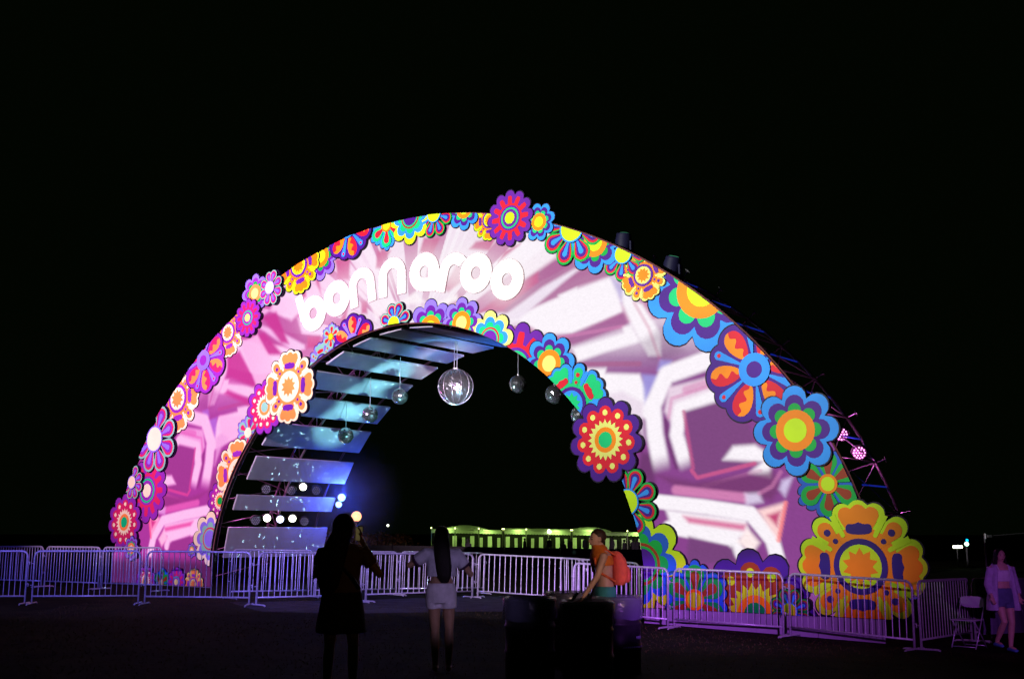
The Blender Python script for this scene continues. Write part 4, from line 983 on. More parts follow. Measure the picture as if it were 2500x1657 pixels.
def body_mesh(bm, J, fem=True):
    """J: joints in metres for a 1.70 m figure, x right, y forward"""
    hp = J.get('pelvis', Vector((0, 0, 0.95))); lean = J.get('lean', Vector((0, 0, 0)))
    def T(z): return lean * max(0, (z - 0.95) / 0.5)
    tors = [(0.80, .13, .10), (0.88, .165, .118), (0.95, .168, .118), (1.03, .145, .102), (1.10, .125, .09), (1.2, .138, .1), (1.3, .155, .108), (1.38, .165, .098), (1.43, .13, .075), (1.47, .06, .055)]
    if not fem: tors = [(0.80, .13, .10), (0.88, .155, .115), (0.95, .155, .112), (1.03, .15, .105), (1.10, .148, .1), (1.2, .162, .108), (1.3, .18, .115), (1.38, .19, .105), (1.43, .15, .08), (1.47, .065, .06)]
    loft(bm, [(T(z).x, T(z).y, z + T(z).z, rx, ry) for z, rx, ry in tors], 18)
    nk = J['neck']; hd = J['head']
    tube(bm, [nk - Vector((0, 0, 0.06)), nk, (nk + hd) / 2 + Vector((0, 0, 0.0)), hd], [0.06, 0.05, 0.05, 0.055], 10)
    f = J.get('face', Vector((0, 1, 0))).normalized(); rt = f.cross(Vector((0, 0, 1))).normalized()
    def hp_(a, b, c): return hd + rt * a + f * b + Vector((0, 0, c))
    R3 = Matrix((rt, f, Vector((0, 0, 1)))).transposed().to_4x4(); R3.translation = hd
    q = bmesh.ops.create_uvsphere(bm, u_segments=20, v_segments=14, radius=1.0); bmesh.ops.scale(bm, vec=(0.076, 0.095, 0.112), verts=q['verts'])
    for v in q['verts']:
        if v.co.z < 0: v.co.x *= 1 + v.co.z * 2.6; v.co.y = v.co.y * (1 + v.co.z * 1.0) + (-v.co.z) * 0.1
    bmesh.ops.transform(bm, matrix=R3, verts=q['verts'])
    tube(bm, [hp_(0, 0.085, 0.012), hp_(0, 0.112, -0.022), hp_(0, 0.095, -0.03)], [0.008, 0.014, 0.01], 8)      # nose
    tube(bm, [hp_(-0.02, 0.088, -0.055), hp_(0.02, 0.088, -0.055)], 0.009, 6)                                   # lips
    for s in (-1, 1): ball(bm, hp_(s * 0.078, -0.005, -0.01), 0.022, 8, 6, (0.5, 1, 1.5))
    for s, sd in (('L', -1), ('R', 1)):
        S, E_, Wr = J['sh' + s], J['el' + s], J['wr' + s]
        tube(bm, [S + (Vector((0, 0, 1.36)) + lean * .8 - S) * 0.3, S, S.lerp(E_, 0.5), E_, E_.lerp(Wr, 0.3), Wr], [0.05, 0.052, 0.045, 0.037, 0.038, 0.025], 10)
        hand(bm, Wr, J.get('hd' + s, Wr - E_), J.get('pn' + s, Vector((0, 1, 0))), sd, J.get('curl', 0.5))
        Hh, K, A = J['hip' + s], J['kn' + s], J['an' + s]
        tube(bm, [Hh + Vector((0, 0, 0.06)), Hh, Hh.lerp(K, 0.5), K, K.lerp(A, 0.35) - Vector((0, 0.012, 0)), A], [0.085, 0.088, 0.072, 0.052, 0.054, 0.035], 12)
        toe = J.get('toe' + s, A + Vector((0, 0.16, -0.055)))
        tube(bm, [A + Vector((0, -0.05, -0.045)), A + Vector((0, 0.02, -0.03)), A.lerp(toe, 0.7) + Vector((0, 0, -0.0)), toe], [0.034, 0.042, 0.036, 0.026], 8)
def eyes_mouth(t, J):
    hd = J['head']; f = J.get('face', Vector((0, 1, 0))).normalized(); rt = f.cross(Vector((0, 0, 1))).normalized()
    me_ = M.setdefault('eye', mat('eye_dark', (0.03, 0.02, 0.02), 0.2)); ml = M.setdefault('lip', mat('lips', (0.25, 0.06, 0.06), 0.5))
    for s in (-1, 1):
        bm = bmesh.new(); ball(bm, hd + rt * (s * 0.031) + f * 0.083 + Vector((0, 0, 0.004)), 0.0105, 8, 6, (1.2, 1, 0.65)); done(bm, 'eye', me_, t, True)
        bm = bmesh.new(); tube(bm, [hd + rt * (s * 0.016) + f * 0.089 + Vector((0, 0, 0.026)), hd + rt * (s * 0.044) + f * 0.078 + Vector((0, 0, 0.028))], 0.003, 5); done(bm, 'eyebrow', me_, t, True)
    bm = bmesh.new(); tube(bm, [hd - rt * 0.022 + f * 0.094 + Vector((0, 0, -0.055)), hd + f * 0.099 + Vector((0, 0, -0.056)), hd + rt * 0.022 + f * 0.094 + Vector((0, 0, -0.055))], [0.004, 0.007, 0.004], 6); done(bm, 'mouth', ml, t, True)
def V3(*a): return Vector(a)
def joints(**k):
    J = dict(neck=V3(0, 0, 1.46), head=V3(0, 0.02, 1.588), shL=V3(-.175, 0, 1.38), shR=V3(.175, 0, 1.38), elL=V3(-.22, -.02, 1.1), elR=V3(.22, -.02, 1.1), wrL=V3(-.23, .04, .86), wrR=V3(.23, .04, .86),
             hipL=V3(-.09, 0, .88), hipR=V3(.09, 0, .88), knL=V3(-.095, .02, .48), knR=V3(.095, .02, .48), anL=V3(-.1, -.02, .085), anR=V3(.1, -.02, .085))
    J.update(k); return J
SKIN = mat('tan_skin', (0.42, 0.24, 0.15), 0.5, var=0.08, vscale=10); SKIN2 = mat('fair_skin', (0.62, 0.38, 0.28), 0.5, var=0.08, vscale=10)
HAIR = mat('dark_hair', (0.012, 0.009, 0.008), 0.6, bump=0.4, bscale=60, spec=0.2)
def cloth(name, col, var=0.12): return mat(name, col, 0.85, var=var, vscale=14, bump=0.35, bscale=30)
def person(P, yaw, h, label, J, fem=True, skin=SKIN, vs=0.0085, name='person'):
    t = empty(name, P, yaw, label, 'person'); t.scale = (h / 1.70,) * 3
    bm = bmesh.new(); body_mesh(bm, J, fem); vox(bm, vs, 'body', skin, t); return t
def piece(t, name, m, fn, size=0.012, smooth=5):
    bm = bmesh.new(); fn(bm); return vox(bm, size, name, m, t, smooth)
def shorts(bm, J, drop=0.45, top=1.02, wide=1.0):
    loft(bm, [(0, 0, 0.80, .15 * wide, .125), (0, 0, 0.88, .187 * wide, .138), (0, 0, 0.95, .186 * wide, .136), (0, 0, top, .163 * wide, .118)], 18)
    for s in 'LR':
        Hh, K = J['hip' + s], J['kn' + s]
        tube(bm, [Hh + V3(0, 0, .05), Hh.lerp(K, drop * 0.5), Hh.lerp(K, drop)], [0.1 * wide, 0.1 * wide, 0.098 * wide], 14)

# woman in white shorts, back to us, arms raised with a phone in front of her
J = joints(elL=V3(-.40, .06, 1.24), elR=V3(.36, .06, 1.13), wrL=V3(-.2, .30, 1.34), wrR=V3(.16, .32, 1.33), hdL=V3(.5, .3, .5), hdR=V3(-.4, .3, .6), pnL=V3(1, 0, 0), pnR=V3(-1, 0, 0), knL=V3(-.07, .03, .48), knR=V3(.1, .02, .48), anL=V3(-.06, -.03, .085), anR=V3(.1, -.02, .085))
w2 = person(ground(1075, 1638), 0.0, 1.68, 'woman in white shorts and crop top seen from behind, long dark hair', J)
eyes_mouth(w2, J)
TOP = cloth('pale_crop_top', (0.62, 0.6, 0.72)); WSH = cloth('white_shorts', (0.72, 0.66, 0.76))
def f_top(bm):
    loft(bm, [(0, 0, 1.115, .185, .135), (0, 0, 1.2, .178, .135), (0, 0, 1.3, .185, .132), (0, 0, 1.38, .188, .115), (0, 0, 1.435, .145, .09), (0, 0, 1.455, .08, .07)], 20)
    for s in 'LR': tube(bm, [J['sh' + s] + V3(-.06 if s == 'R' else .06, 0, .0), J['sh' + s] + V3(0, 0, .004), J['sh' + s].lerp(J['el' + s], 0.55)], [0.07, 0.079, 0.08], 12)
piece(w2, 'crop_top', TOP, f_top); piece(w2, 'shorts', WSH, lambda bm: shorts(bm, J, 0.36, 1.035))
def f_hair(bm):
    h = J['head']
    ball(bm, h + V3(0, -.018, .018), 0.1, 16, 12, (0.95, 1.05, 1.15))
    loft(bm, [(.05, -.13, 1.04, .045, .025), (.045, -.145, 1.12, .085, .035), (.035, -.14, 1.25, .1, .04), (.02, -.125, 1.36, .1, .045), (.01, -.1, 1.45, .1, .05), (0, -.06, 1.54, .1, .06), (0, -.03, 1.62, .08, .06)], 16)
piece(w2, 'hair', HAIR, f_hair, 0.011)
bm = bmesh.new(); box(bm, (-.02, .36, 1.44), (0.15, 0.009, 0.075), bevel=0.004); ph = done(bm, 'phone', M['black']); ph.location = w2.location; tag(ph, 'smartphone held up by the woman in white shorts', 'phone')
for s, el, sh in (('L', J['elL'], J['shL']), ('R', J['elR'], J['shR'])):
    bm = bmesh.new(); d = (el - sh).normalized(); c = sh.lerp(el, 0.58); tube(bm, [c - d * 0.012, c + d * 0.012], 0.085, 14); done(bm, 'sleeve_band', cloth('dark_band', (0.06, 0.02, 0.06)), w2, True)

# woman in dark clothes, back to us, holding up a phone at the right
J1 = joints(elL=V3(-.27, .03, 1.14), elR=V3(.36, .04, 1.15), wrL=V3(-.02, .3, 1.36), wrR=V3(.14, .33, 1.47), hdL=V3(.3, .2, .6), hdR=V3(-.1, .1, .8), pnL=V3(1, 0, 0), pnR=V3(-1, 0, 0), knL=V3(-.11, .02, .48), knR=V3(.12, .02, .48), anL=V3(-.12, -.02, .085), anR=V3(.13, -.02, .085))
P1 = atY(836, 1400, 11.3); P1.z = gz(P1.x, P1.y)
w1 = person(P1, 0.0, 1.74, 'woman in dark skirt seen from behind, filming the arch with a raised phone', J1)
eyes_mouth(w1, J1)
BRN = cloth('brown_top', (0.16, 0.085, 0.05)); DSK = cloth('black_skirt', (0.012, 0.012, 0.014))
def f_top1(bm):
    loft(bm, [(0, 0, 0.98, .19, .14), (0, 0, 1.1, .17, .13), (0, 0, 1.2, .178, .135), (0, 0, 1.3, .19, .135), (0, 0, 1.38, .195, .118), (0, 0, 1.435, .15, .09), (0, 0, 1.455, .08, .07)], 20)
    for s in 'LR': tube(bm, [J1['sh' + s] + V3(0, 0, .01), J1['sh' + s].lerp(J1['el' + s], 0.6)], [0.076, 0.072], 12)
piece(w1, 'top', BRN, f_top1)
piece(w1, 'skirt', DSK, lambda bm: loft(bm, [(0, 0, 0.60, .25, .18), (0, 0, 0.7, .24, .175), (0, 0, 0.85, .215, .16), (0, 0, 0.95, .2, .145), (0, 0, 1.03, .175, .125)], 22), 0.013)
def f_hair1(bm):
    h = J1['head']
    ball(bm, h + V3(0, -.02, .03), 0.112, 16, 12, (1.0, 1.05, 1.15))
    loft(bm, [(-.13, -.12, 0.95, .05, .03), (-.11, -.145, 1.05, .1, .045), (-.1, -.15, 1.2, .13, .05), (-.075, -.14, 1.33, .13, .055), (-.04, -.1, 1.45, .12, .06), (0, -.05, 1.56, .108, .075), (0, -.02, 1.66, .09, .07)], 16)
piece(w1, 'hair', HAIR, f_hair1, 0.011)
bm = bmesh.new(); tube(bm, [(-.16, -.13, 1.40), (-.02, -.16, 1.27), (.12, -.155, 1.14), (.19, -.1, 1.02)], (0.012), 6); done(bm, 'bag_strap', M['black'], w1, True)
bm = bmesh.new(); box(bm, (.105, .36, 1.545), (0.076, 0.009, 0.15), bevel=0.004); ph = done(bm, 'phone', M['black']); ph.location = w1.location; ph.scale = w1.scale; tag(ph, 'smartphone held up by the woman in dark clothes', 'phone')
bm = bmesh.new(); box(bm, (.105, .354, 1.545), (0.068, 0.002, 0.135)); scn = done(bm, 'display', led('phone_display', (0.5, 0.4, 0.15), 0.12), ph)

# man walking left with an orange backpack
JM = joints(lean=V3(0, .03, 0), neck=V3(0, .045, 1.455), head=V3(0, .095, 1.572), face=V3(-.25, 1, -.1), shL=V3(-.19, .05, 1.37), shR=V3(.19, .04, 1.37), elL=V3(-.23, .15, 1.11), elR=V3(.25, .03, 1.09), wrL=V3(-.2, .3, .9), wrR=V3(.24, .12, .87),
            knL=V3(-.1, .22, .5), anL=V3(-.1, .2, .09), knR=V3(.1, .04, .48), anR=V3(.1, -.3, .16), curl=0.8)
Pm = atY(1477, 1400, 14.2); Pm.z = gz(Pm.x, Pm.y)
mn = person(Pm, PI / 2 + 0.12, 1.73, 'shirtless man walking left past the drums with orange neck scarf and backpack', JM, False, SKIN2)
eyes_mouth(mn, JM)
ORG = cloth('orange_scarf', (0.75, 0.2, 0.02)); OBP = cloth('orange_backpack_cloth', (0.72, 0.13, 0.035)); TEA = cloth('teal_shorts', (0.04, 0.3, 0.32))
def f_scarf(bm):
    loft(bm, [(0, .03, 1.25, .2, .13), (0, .03, 1.29, .208, .142), (0, .04, 1.34, .21, .138), (0, .055, 1.4, .19, .125), (0, .06, 1.45, .125, .1), (0, .085, 1.5, .088, .085)], 20)
piece(mn, 'scarf', ORG, f_scarf)
piece(mn, 'shorts', TEA, lambda bm: shorts(bm, JM, 0.75, 1.0, 1.0))
piece(mn, 'hair', mat('brown_hair', (0.04, 0.018, 0.012), 0.6), lambda bm: ball(bm, JM['head'] + V3(0.01, -.02, .03), 0.1, 14, 10, (0.88, 1.05, 1.0)), 0.011)
bp_ = empty('backpack', Pm, PI / 2 + 0.12, 'orange backpack worn by the walking man', 'backpack')
def f_bag(bm): loft(bm, [(0, -.17, 1.03, .11, .07), (0, -.19, 1.08, .14, .095), (0, -.195, 1.2, .15, .105), (0, -.18, 1.34, .14, .09), (0, -.15, 1.42, .1, .065), (0, -.13, 1.45, .06, .04)], 18)
piece(bp_, 'bag', OBP, f_bag)
piece(bp_, 'pocket', cloth('dark_orange_pocket', (0.5, 0.09, 0.03)), lambda bm: loft(bm, [(0, -.265, 1.06, .09, .04), (0, -.285, 1.11, .11, .045), (0, -.285, 1.22, .1, .035), (0, -.27, 1.26, .07, .03)], 14))
for s in (-1, 1):
    bm = bmesh.new(); tube(bm, [(s * .11, -.12, 1.4), (s * .13, .02, 1.47), (s * .14, .16, 1.36), (s * .15, .12, 1.2), (s * .16, -.1, 1.08)], 0.017, 6); done(bm, 'strap', OBP, bp_, True)

# woman walking towards us at the far right
JW = joints(knL=V3(-.1, .06, .48), anL=V3(-.08, .0, .085), knR=V3(.08, .14, .5), anR=V3(.06, -.18, .15), elL=V3(-.27, -.03, 1.11), elR=V3(.25, -.02, 1.11), wrL=V3(-.24, .1, .9), wrR=V3(.25, .1, .9), face=V3(.1, 1, 0))
# facing the camera: her right side is on the left of the picture
Pw = ground(2458, 1590)
w3 = person(Pw, PI + 0.12, 1.62, 'woman walking towards the camera in open lavender shirt, crop top and denim shorts', JW, True, SKIN2)
eyes_mouth(w3, JW)
piece(w3, 'crop_top', cloth('white_crop_top', (0.75, 0.7, 0.8)), lambda bm: loft(bm, [(0, 0, 1.16, .15, .112), (0, .01, 1.24, .16, .125), (0, .02, 1.31, .162, .128), (0, .01, 1.35, .14, .105)], 18))
for s in (-1, 1):
    bm = bmesh.new(); tube(bm, [(s * .09, .11, 1.34), (s * .1, .06, 1.43), (s * .1, -.06, 1.42), (s * .09, -.1, 1.34)], 0.009, 6); done(bm, 'top_strap', cloth('white_strap', (0.75, 0.7, 0.8)), w3, True)
piece(w3, 'shorts', cloth('denim_shorts', (0.1, 0.13, 0.24)), lambda bm: shorts(bm, JW, 0.42, 1.05))
LAV = cloth('lavender_shirt', (0.5, 0.42, 0.62))
for s, nm in ((-1, 'L'), (1, 'R')):
    def f_sh(bm, s=s, nm=nm):
        tube(bm, [JW['sh' + nm] + V3(0, 0, .012), JW['sh' + nm].lerp(JW['el' + nm], .5), JW['el' + nm], JW['el' + nm].lerp(JW['wr' + nm], .75)], [0.07, 0.066, 0.06, 0.055], 12)
        loft(bm, [(s * .2, .0, .68, .085, .15), (s * .19, .0, .85, .075, .145), (s * .165, 0, 1.05, .05, .13), (s * .15, 0, 1.25, .055, .135), (s * .13, -.01, 1.4, .055, .1), (s * .08, -.03, 1.46, .04, .06)], 14)
    piece(w3, 'shirt_side', LAV, f_sh)
piece(w3, 'shirt_back', LAV, lambda bm: loft(bm, [(0, -.11, .66, .22, .03), (0, -.12, .85, .2, .03), (0, -.115, 1.1, .16, .025), (0, -.115, 1.3, .17, .03), (0, -.08, 1.43, .12, .03)], 14))
def f_hair3(bm):
    h = JW['head']; ball(bm, h + V3(0, -.025, .028), 0.1, 16, 12, (0.98, 1.0, 1.08))
    for s in (-1, 1): loft(bm, [(s * .1, .03, 1.2, .03, .03), (s * .1, .02, 1.32, .045, .035), (s * .095, 0, 1.45, .04, .045), (s * .08, -.01, 1.56, .028, .06), (s * .05, -.02, 1.66, .03, .05)], 12)
    loft(bm, [(0, -.12, 1.22, .1, .03), (0, -.11, 1.4, .11, .04), (0, -.08, 1.55, .095, .05)], 14)
piece(w3, 'hair', HAIR, f_hair3, 0.011)
for s in 'LR':
    a = JW['an' + s]
    piece(w3, 'shoe', cloth('blue_shoe', (0.08, 0.2, 0.5)), lambda bm, a=a: tube(bm, [a + V3(0, -.06, -.05), a + V3(0, .02, -.04), a + V3(0, .11, -.05), a + V3(0, .18, -.058)], [(0.045, 0.036), (0.05, 0.042), (0.048, 0.034), (0.034, 0.024)], 12))

# ------------------------------------------------------------------ folding chair
CH = mat('chair_plastic', (0.55, 0.5, 0.62), 0.45); CM = mat('chair_steel', (0.5, 0.46, 0.56), 0.35, 0.5)
Pc = ground(2368, 1580)
chair = empty('folding_chair', Pc, 2.35, 'pale folding chair standing on the grass beside the walking woman', 'chair')
for s in (-1, 1):
    x = s * .2
    bm = bmesh.new(); tube(bm, [(x, .24, .0), (x, .0, .36), (x, -.19, .66), (x, -.23, .80)], .011, 7); done(bm, 'leg', CM, chair, True)
    bm = bmesh.new(); tube(bm, [(x * .9, -.24, .0), (x * .9, .0, .26), (x * .9, .19, .44)], .011, 7); done(bm, 'leg', CM, chair, True)
bm = bmesh.new(); box(bm, (0, .03, .45), (.40, .38, .022), bevel=.01); done(bm, 'seat', CH, chair)
bm = bmesh.new()
mt = Matrix.Translation((0, -.215, .73)) @ Matrix.Rotation(math.radians(-14), 4, 'X')
P_ = [(.20 * math.copysign(abs(math.cos(a)) ** .5, math.cos(a)), .095 * math.copysign(abs(math.sin(a)) ** .6, math.sin(a))) for a in np.linspace(0, 2 * PI, 28)[:-1]]
A_ = [bm.verts.new((x, -.01, z)) for x, z in P_]; B_ = [bm.verts.new((x, .01, z)) for x, z in P_]
bm.faces.new(A_); bm.faces.new(B_[::-1])
for i in range(len(A_)): bm.faces.new((A_[i - 1], A_[i], B_[i], B_[i - 1]))
bmesh.ops.transform(bm, matrix=mt, verts=bm.verts); done(bm, 'backrest', CH, chair)
for y, z in ((.22, .03), (-.22, .03)):
    bm = bmesh.new(); tube(bm, [(-.19, y, z), (.19, y, z)], .008, 6); done(bm, 'stretcher', CM, chair, True)

# ------------------------------------------------------------------ background: tents, booths, people, fence, lamp, bushes
TY = 118.0
CANV = mat('tent_canvas', (0.6, 0.62, 0.5), 0.8, var=0.1, vscale=0.8)
_nt = CANV.node_tree; _b = _nt.nodes['Principled BSDF']; _tr = _nt.nodes.new('ShaderNodeBsdfTranslucent'); _tr.inputs['Color'].default_value = (0.6, 0.62, 0.5, 1)
_ms = _nt.nodes.new('ShaderNodeMixShader'); _ms.inputs[0].default_value = 0.55; _nt.links.new(_b.outputs[0], _ms.inputs[1]); _nt.links.new(_tr.outputs[0], _ms.inputs[2])
_nt.links.new(_ms.outputs[0], _nt.nodes['Material Output'].inputs['Surface']); POLE = mat('tent_pole', (0.5, 0.52, 0.4), 0.5)
PANEL = mat('booth_panel', (0.6, 0.62, 0.5), 0.7, var=0.1, vscale=1.5); DWALL = mat('booth_wall', (0.012, 0.012, 0.008), 0.9)
tc = [(1052, 1228, 1135), (1229, 1395, 1310), (1396, 1600, 1442)]
bulb = led('bulb_glow', (0.85, 1.0, 0.35), 6)
gt = 'lit tents seen through the arch'
for k, (xa, xb, xp) in enumerate(tc):
    ya = 1293 + (xa - 1050) * 0.016; yb = 1293 + (xb - 1050) * 0.016
    A = atY(xa, ya, TY); B = atY(xb, yb, TY)
    base = Vector(((A.x + B.x) / 2, TY, -0.55)); t = empty('party_tent', base, 0, ('lit tent at the left end of the far row, blue light at its corner', 'lit middle tent of the far row with a bright lamp under its edge', 'lit tent at the right end of the far row behind the walking man')[k], 'tent', gt)
    w = B.x - A.x; zl_, zr_ = A.z - base.z, B.z - base.z; D = 4.0; zp = zl_ + (0.45 if k != 1 else 0.2); xpk = atY(xp, 1290, TY).x - base.x
    n = 24
    V = []; Fc = []
    for j, (y, up_) in enumerate(((0, 0), (D / 2, 1), (D, 0))):
        for i in range(n + 1):
            x = -w / 2 + w * i / n; ze = zl_ + (zr_ - zl_) * i / n
            hump = math.cos(min(1.0, abs(x - xpk) / (2.4 if k != 1 else 20)) * PI / 2) ** 0.8
            V.append((x, y, ze + up_ * ((zp - zl_) * hump + 0.12)))
    for j in range(2):
        for i in range(n): a = j * (n + 1) + i; Fc.append((a, a + 1, a + n + 2, a + n + 1))
    me_ = bpy.data.meshes.new('canopy'); me_.from_pydata(V, [], Fc); link('canopy', me_, t, CANV)
    V = []
    for i in range(8 * n + 1):
        x = -w / 2 + w * i / (8 * n); ze = zl_ + (zr_ - zl_) * i / (8 * n); V += [(x, -0.01, ze), (x, -0.01, ze - 0.26 - 0.05 * abs(math.sin(i * PI / 8)))]
    me_ = bpy.data.meshes.new('valance'); me_.from_pydata(V, [], [(2 * i, 2 * i + 2, 2 * i + 3, 2 * i + 1) for i in range(8 * n)]); link('valance', me_, t, CANV)
    for i in range(4):
        x = -w / 2 + 0.05 + (w - 0.1) * i / 3; ze = zl_ + (zr_ - zl_) * i / 3
        bm = bmesh.new(); tube(bm, [(x, -0.03, 0), (x, -0.03, ze + 0.15)], 0.05, 6); done(bm, 'pole', POLE, t)
        bm = bmesh.new(); ball(bm, (x, -0.05, ze + 0.22), 0.07, 8, 6); done(bm, 'bulb', bulb, t)
    bm = bmesh.new(); box(bm, (0, D, 1.2), (w, 0.1, 2.4)); done(bm, 'back_wall', DWALL, t)
    npn = int(w / 0.86)
    for i in range(npn):
        x = -w / 2 + w * (i + 0.5) / npn; ze = zl_ + (zr_ - zl_) * (i + 0.5) / npn; tall = i % 2 == 0
        bm = bmesh.new(); hh = 1.25 if tall else 1.0
        box(bm, (x, 2.6 + (0 if tall else 0.4), ze - 0.62 - hh / 2 + (0.05 if tall else -0.1)), (0.44 if tall else 0.33, 0.03, hh), bevel=0.01); done(bm, 'booth_panel', PANEL, t)
    bm = bmesh.new(); box(bm, (0, 1.2, zl_ - 1.86 + (zr_ - zl_) / 2), (w, 0.5, 0.08)); done(bm, 'counter', POLE, t)
    for q in (-0.28, 0.28):
        point('tent_light', base + Vector((w * q, 0.7, zl_ - 0.35)), 105, (0.6, 1.0, 0.25), 0.25)
    if k == 1:
        bm = bmesh.new(); ball(bm, (atY(1341, 1297, TY).x - base.x, -0.1, atY(1341, 1297, TY).z - base.z), 0.2, 12, 8); done(bm, 'flood_lamp', led('flood_glow', (0.9, 1.0, 0.6), 8), t)
    if k == 0:
        bm = bmesh.new(); ball(bm, (-w / 2 + 0.6, -0.15, atY(1062, 1304, TY).z - base.z), 0.14, 12, 8); done(bm, 'corner_lamp', led('corner_blue', (0.02, 0.12, 1.0), 3), t)
# onlookers
JB = joints()
bm0 = bmesh.new(); body_mesh(bm0, JB); loft(bm0, [(0, 0, .75, .2, .16), (0, 0, .95, .2, .15), (0, 0, 1.2, .19, .14), (0, 0, 1.4, .2, .12)], 12)
DARKP = cloth('dark_clothes', (0.03, 0.03, 0.03))
fig = None
spots = ((1143, 62, 'silhouetted person standing before the left end of the far tents', 1312), (1281, 105, 'dark figure at the counter of the far middle tent', 1312), (1341, 108, 'person in front of the bright lamp of the far middle tent', 1310), (1376, 109, 'short figure beside a pale booth panel, right of the bright lamp', 1322),
         (1392, 110, 'person in blue top under the domed tent peak', 1314), (1428, 110, 'person with raised arms under the domed tent peak', 1312), (1494, 96, 'dark figure just right of the walking man, far behind', 1312), (1524, 90, 'tall dark figure near the right end of the far tents', 1318), (1545, 92, 'dark figure closest to the inner edge of the right arch leg', 1316), (1556, 96, 'last dark figure beside the right arch leg', 1313))
for i, (px, Y, lab, ytop) in enumerate(spots):
    P = atY(px, ytop, Y); h = 1.7; base = Vector((P.x, P.y, P.z - h))
    if fig is None:
        fig = empty('person', base, 0, lab, 'person', 'people at the far tents'); vox(bm0, 0.02, 'body', DARKP, fig, 3)
        bm = bmesh.new(); ball(bm, (0, -.01, 1.61), 0.1, 10, 8); done(bm, 'hair', HAIR, fig, True); t = fig
    else:
        t = copy_tree(fig); t.location = base; tag(t, lab)
    t.rotation_euler = (0, 0, random.uniform(-1, 1) + (0 if i % 2 else PI)); s_ = random.uniform(0.94, 1.05); t.scale = (s_, s_, s_)
# dark fence in front of the tents
FEN = mat('dark_fence_cloth', (0.018, 0.02, 0.016), 0.9, var=0.2, vscale=2)
gfence = 'dark covered fence panels before the tents'
FY = 58.0
x0, x1 = atY(820, 1340, FY).x, atY(1640, 1340, FY).x; nf = 6
for k in range(nf):
    xa = x0 + (x1 - x0) * k / nf; xb = x0 + (x1 - x0) * (k + 1) / nf
    if k == 0:
        t = empty('fence_panel'); L = xb - xa
        bm = bmesh.new(); box(bm, (0, 0, 0.62), (L - 0.1, 0.03, 1.15), bevel=0.005); done(bm, 'cover', FEN, t)
        for s in (-1, 1):
            bm = bmesh.new(); tube(bm, [(s * (L / 2 - 0.03), 0, 0), (s * (L / 2 - 0.03), 0, 1.25)], 0.025, 6); done(bm, 'post', M['black'], t)
        fp = t
    else: t = copy_tree(fp)
    xm = (xa + xb) / 2; ztop = atY(1250 + xm / FY * FPX, 1328 + (xm - x0) / (x1 - x0) * 14, FY).z
    t.location = (xm, FY, ztop - 1.2); t.rotation_euler = (0, math.atan2((x1 - x0) / nf * 0.02, (x1 - x0) / nf), 0)
    tag(t, ('leftmost dark fence panel under the street lamp glow', 'dark fence panel under the gap between street lamp and tents', 'dark fence panel below the left end of the far tents', 'dark fence panel below the middle far tent', 'dark fence panel left of the walking man, below the tents', 'rightmost dark fence panel behind the walking man and arch foot')[k], 'fence', gfence)
# street lamp with bushes below it
LY = 72.0
Pl = atY(870, 1260, LY); gl_ = -0.3
lamp = empty('street_lamp', (Pl.x, LY, gl_), 0, 'tall lamp with a glowing orange globe beyond the arch', 'street lamp')
bm = bmesh.new(); tube(bm, [(0, 0, 0), (0, 0, Pl.z - gl_ - 0.3)], [0.07, 0.05], 8); done(bm, 'pole', M['black'], lamp)
bm = bmesh.new(); ball(bm, (0, 0, Pl.z - gl_), 0.33, 20, 14); done(bm, 'globe', led('sodium_glow', (1.0, 0.42, 0.18), 2.1), lamp, True)
bm = bmesh.new(); lathe(bm, [(0.1, -0.42), (0.2, -0.3), (0.1, -0.28)], 12, (0, 0, Pl.z - gl_), True, True); done(bm, 'collar', M['black'], lamp)
point('street_lamp_light', (Pl.x, LY - 0.8, Pl.z), 170, (1.0, 0.38, 0.12), 0.3)
LEAF = mat('bush_leaf', (0.06, 0.045, 0.03), 0.7); TRK = mat('bush_wood', (0.06, 0.04, 0.03), 0.9)
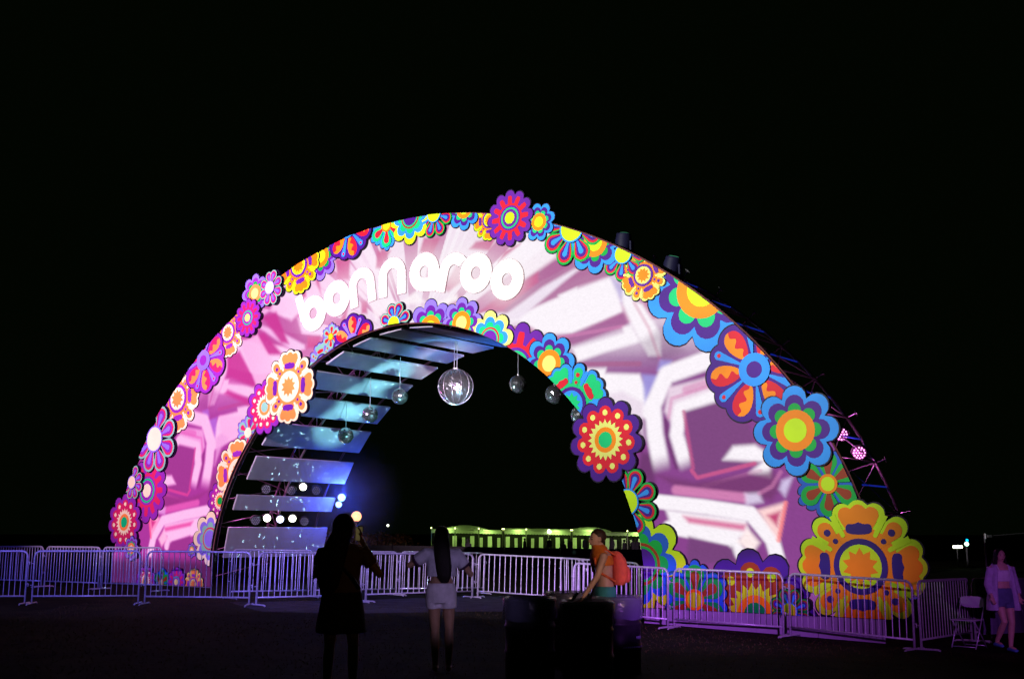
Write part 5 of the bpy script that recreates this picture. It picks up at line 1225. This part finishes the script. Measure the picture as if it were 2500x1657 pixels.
for k, (px, ytop, Y, wd, lab) in enumerate(((852, 1290, 74, 2.0, 'reddish bush straight under the glowing street lamp'), (915, 1303, 76, 2.6, 'lamp lit bush to the right of the street lamp'), (965, 1306, 77, 2.0, 'outer bush fading into the dark right of the street lamp'))):
    P = atY(px, ytop, Y); hh = P.z + 0.5
    t = empty('bush', (P.x, Y, -0.5), 0, lab, 'bush', 'bushes under the street lamp')
    bm = bmesh.new()
    for q in range(5):
        a = q * 1.3; tube(bm, [(0.1 * math.cos(a), 0.1 * math.sin(a), 0), (0.35 * wd * math.cos(a) * 0.5, 0.3 * math.sin(a), hh * 0.5), (0.4 * wd * math.cos(a), 0.5 * math.sin(a), hh * 0.85)], [0.05, 0.035, 0.012], 5)
    done(bm, 'stem', TRK, t)
    n = 2200; c = rng.normal(0, 1, (n, 3)); c /= np.linalg.norm(c, axis=1, keepdims=True) + 1e-9; c *= rng.uniform(0.3, 1.0, (n, 1)) ** 0.5
    c = c * np.array([wd, 1.1, hh * 0.48]) + np.array([0, 0, hh * 0.55]); c[:, 2] += 0.15 * np.sin(c[:, 0] * 3.1)
    d1 = rng.normal(0, 0.05, (n, 3)); d2 = rng.normal(0, 0.05, (n, 3))
    V = np.stack([c - d1, c + d2, c + d1, c - d2], 1).reshape(-1, 3)
    me_ = bpy.data.meshes.new('foliage'); me_.from_pydata(V.tolist(), [], np.arange(4 * n).reshape(-1, 4).tolist()); o = link('foliage', me_, t, LEAF); o['kind'] = 'stuff'
# small distant lamps
def far_lamp(px, py, Y, r, m, lab, bar=0.0):
    P = atY(px, py, Y); t = empty('distant_lamp', (P.x, Y, -0.4), 0, lab, 'lamp', 'distant lamps')
    bm = bmesh.new(); tube(bm, [(0, 0.1, 0), (0, 0.1, P.z + 0.4)], 0.04, 6); done(bm, 'pole', M['black'], t)
    bm = bmesh.new()
    if bar: tube(bm, [(-bar, 0, P.z + 0.4), (bar, 0, P.z + 0.4)], r, 8)
    else: ball(bm, (0, 0, P.z + 0.4), r, 10, 8)
    done(bm, 'glowing_head', m, t, True)
far_lamp(947, 1282, 110, 0.12, led('far_white', (0.9, 0.95, 0.7), 4), 'tiny white lamp in the dark right of the street lamp')
far_lamp(2338, 1334, 70, 0.09, led('far_cream', (0.9, 1.0, 0.6), 5), 'pair of cream lamps in the dark at the far right', 0.28)
far_lamp(2360, 1327, 70, 0.13, led('far_mint', (0.5, 1.0, 0.7), 4), 'mint green lamp in the dark at the far right')
far_lamp(2361, 1318, 70, 0.08, led('far_azure', (0.0, 0.4, 1.0), 3), 'small azure lamp above the mint green one')
# cable with a clamp stretched at the right edge
a, b_ = atY(2412, 1308, 21), atY(2520, 1299, 21)
cb = empty('overhead_cable', a, 0, 'thin cable with a small clamp running out at the right edge', 'cable')
bm = bmesh.new(); tube(bm, [(0, 0, 0), tuple(b_ - a)], 0.008, 5); done(bm, 'wire', M['alu'], cb)
bm = bmesh.new(); box(bm, (0.03, 0, 0), (0.09, 0.05, 0.05), bevel=0.01); tube(bm, [(-0.05, 0, -0.05), (-0.05, 0, 0.05)], 0.02, 6); done(bm, 'clamp', M['alu'], cb)
Pq = a.copy(); 
bm = bmesh.new(); tube(bm, [(-0.05, 0.03, -(a.z - gz(a.x, a.y))), (-0.05, 0.03, 0.05)], 0.02, 6); done(bm, 'post', M['black'], cb)
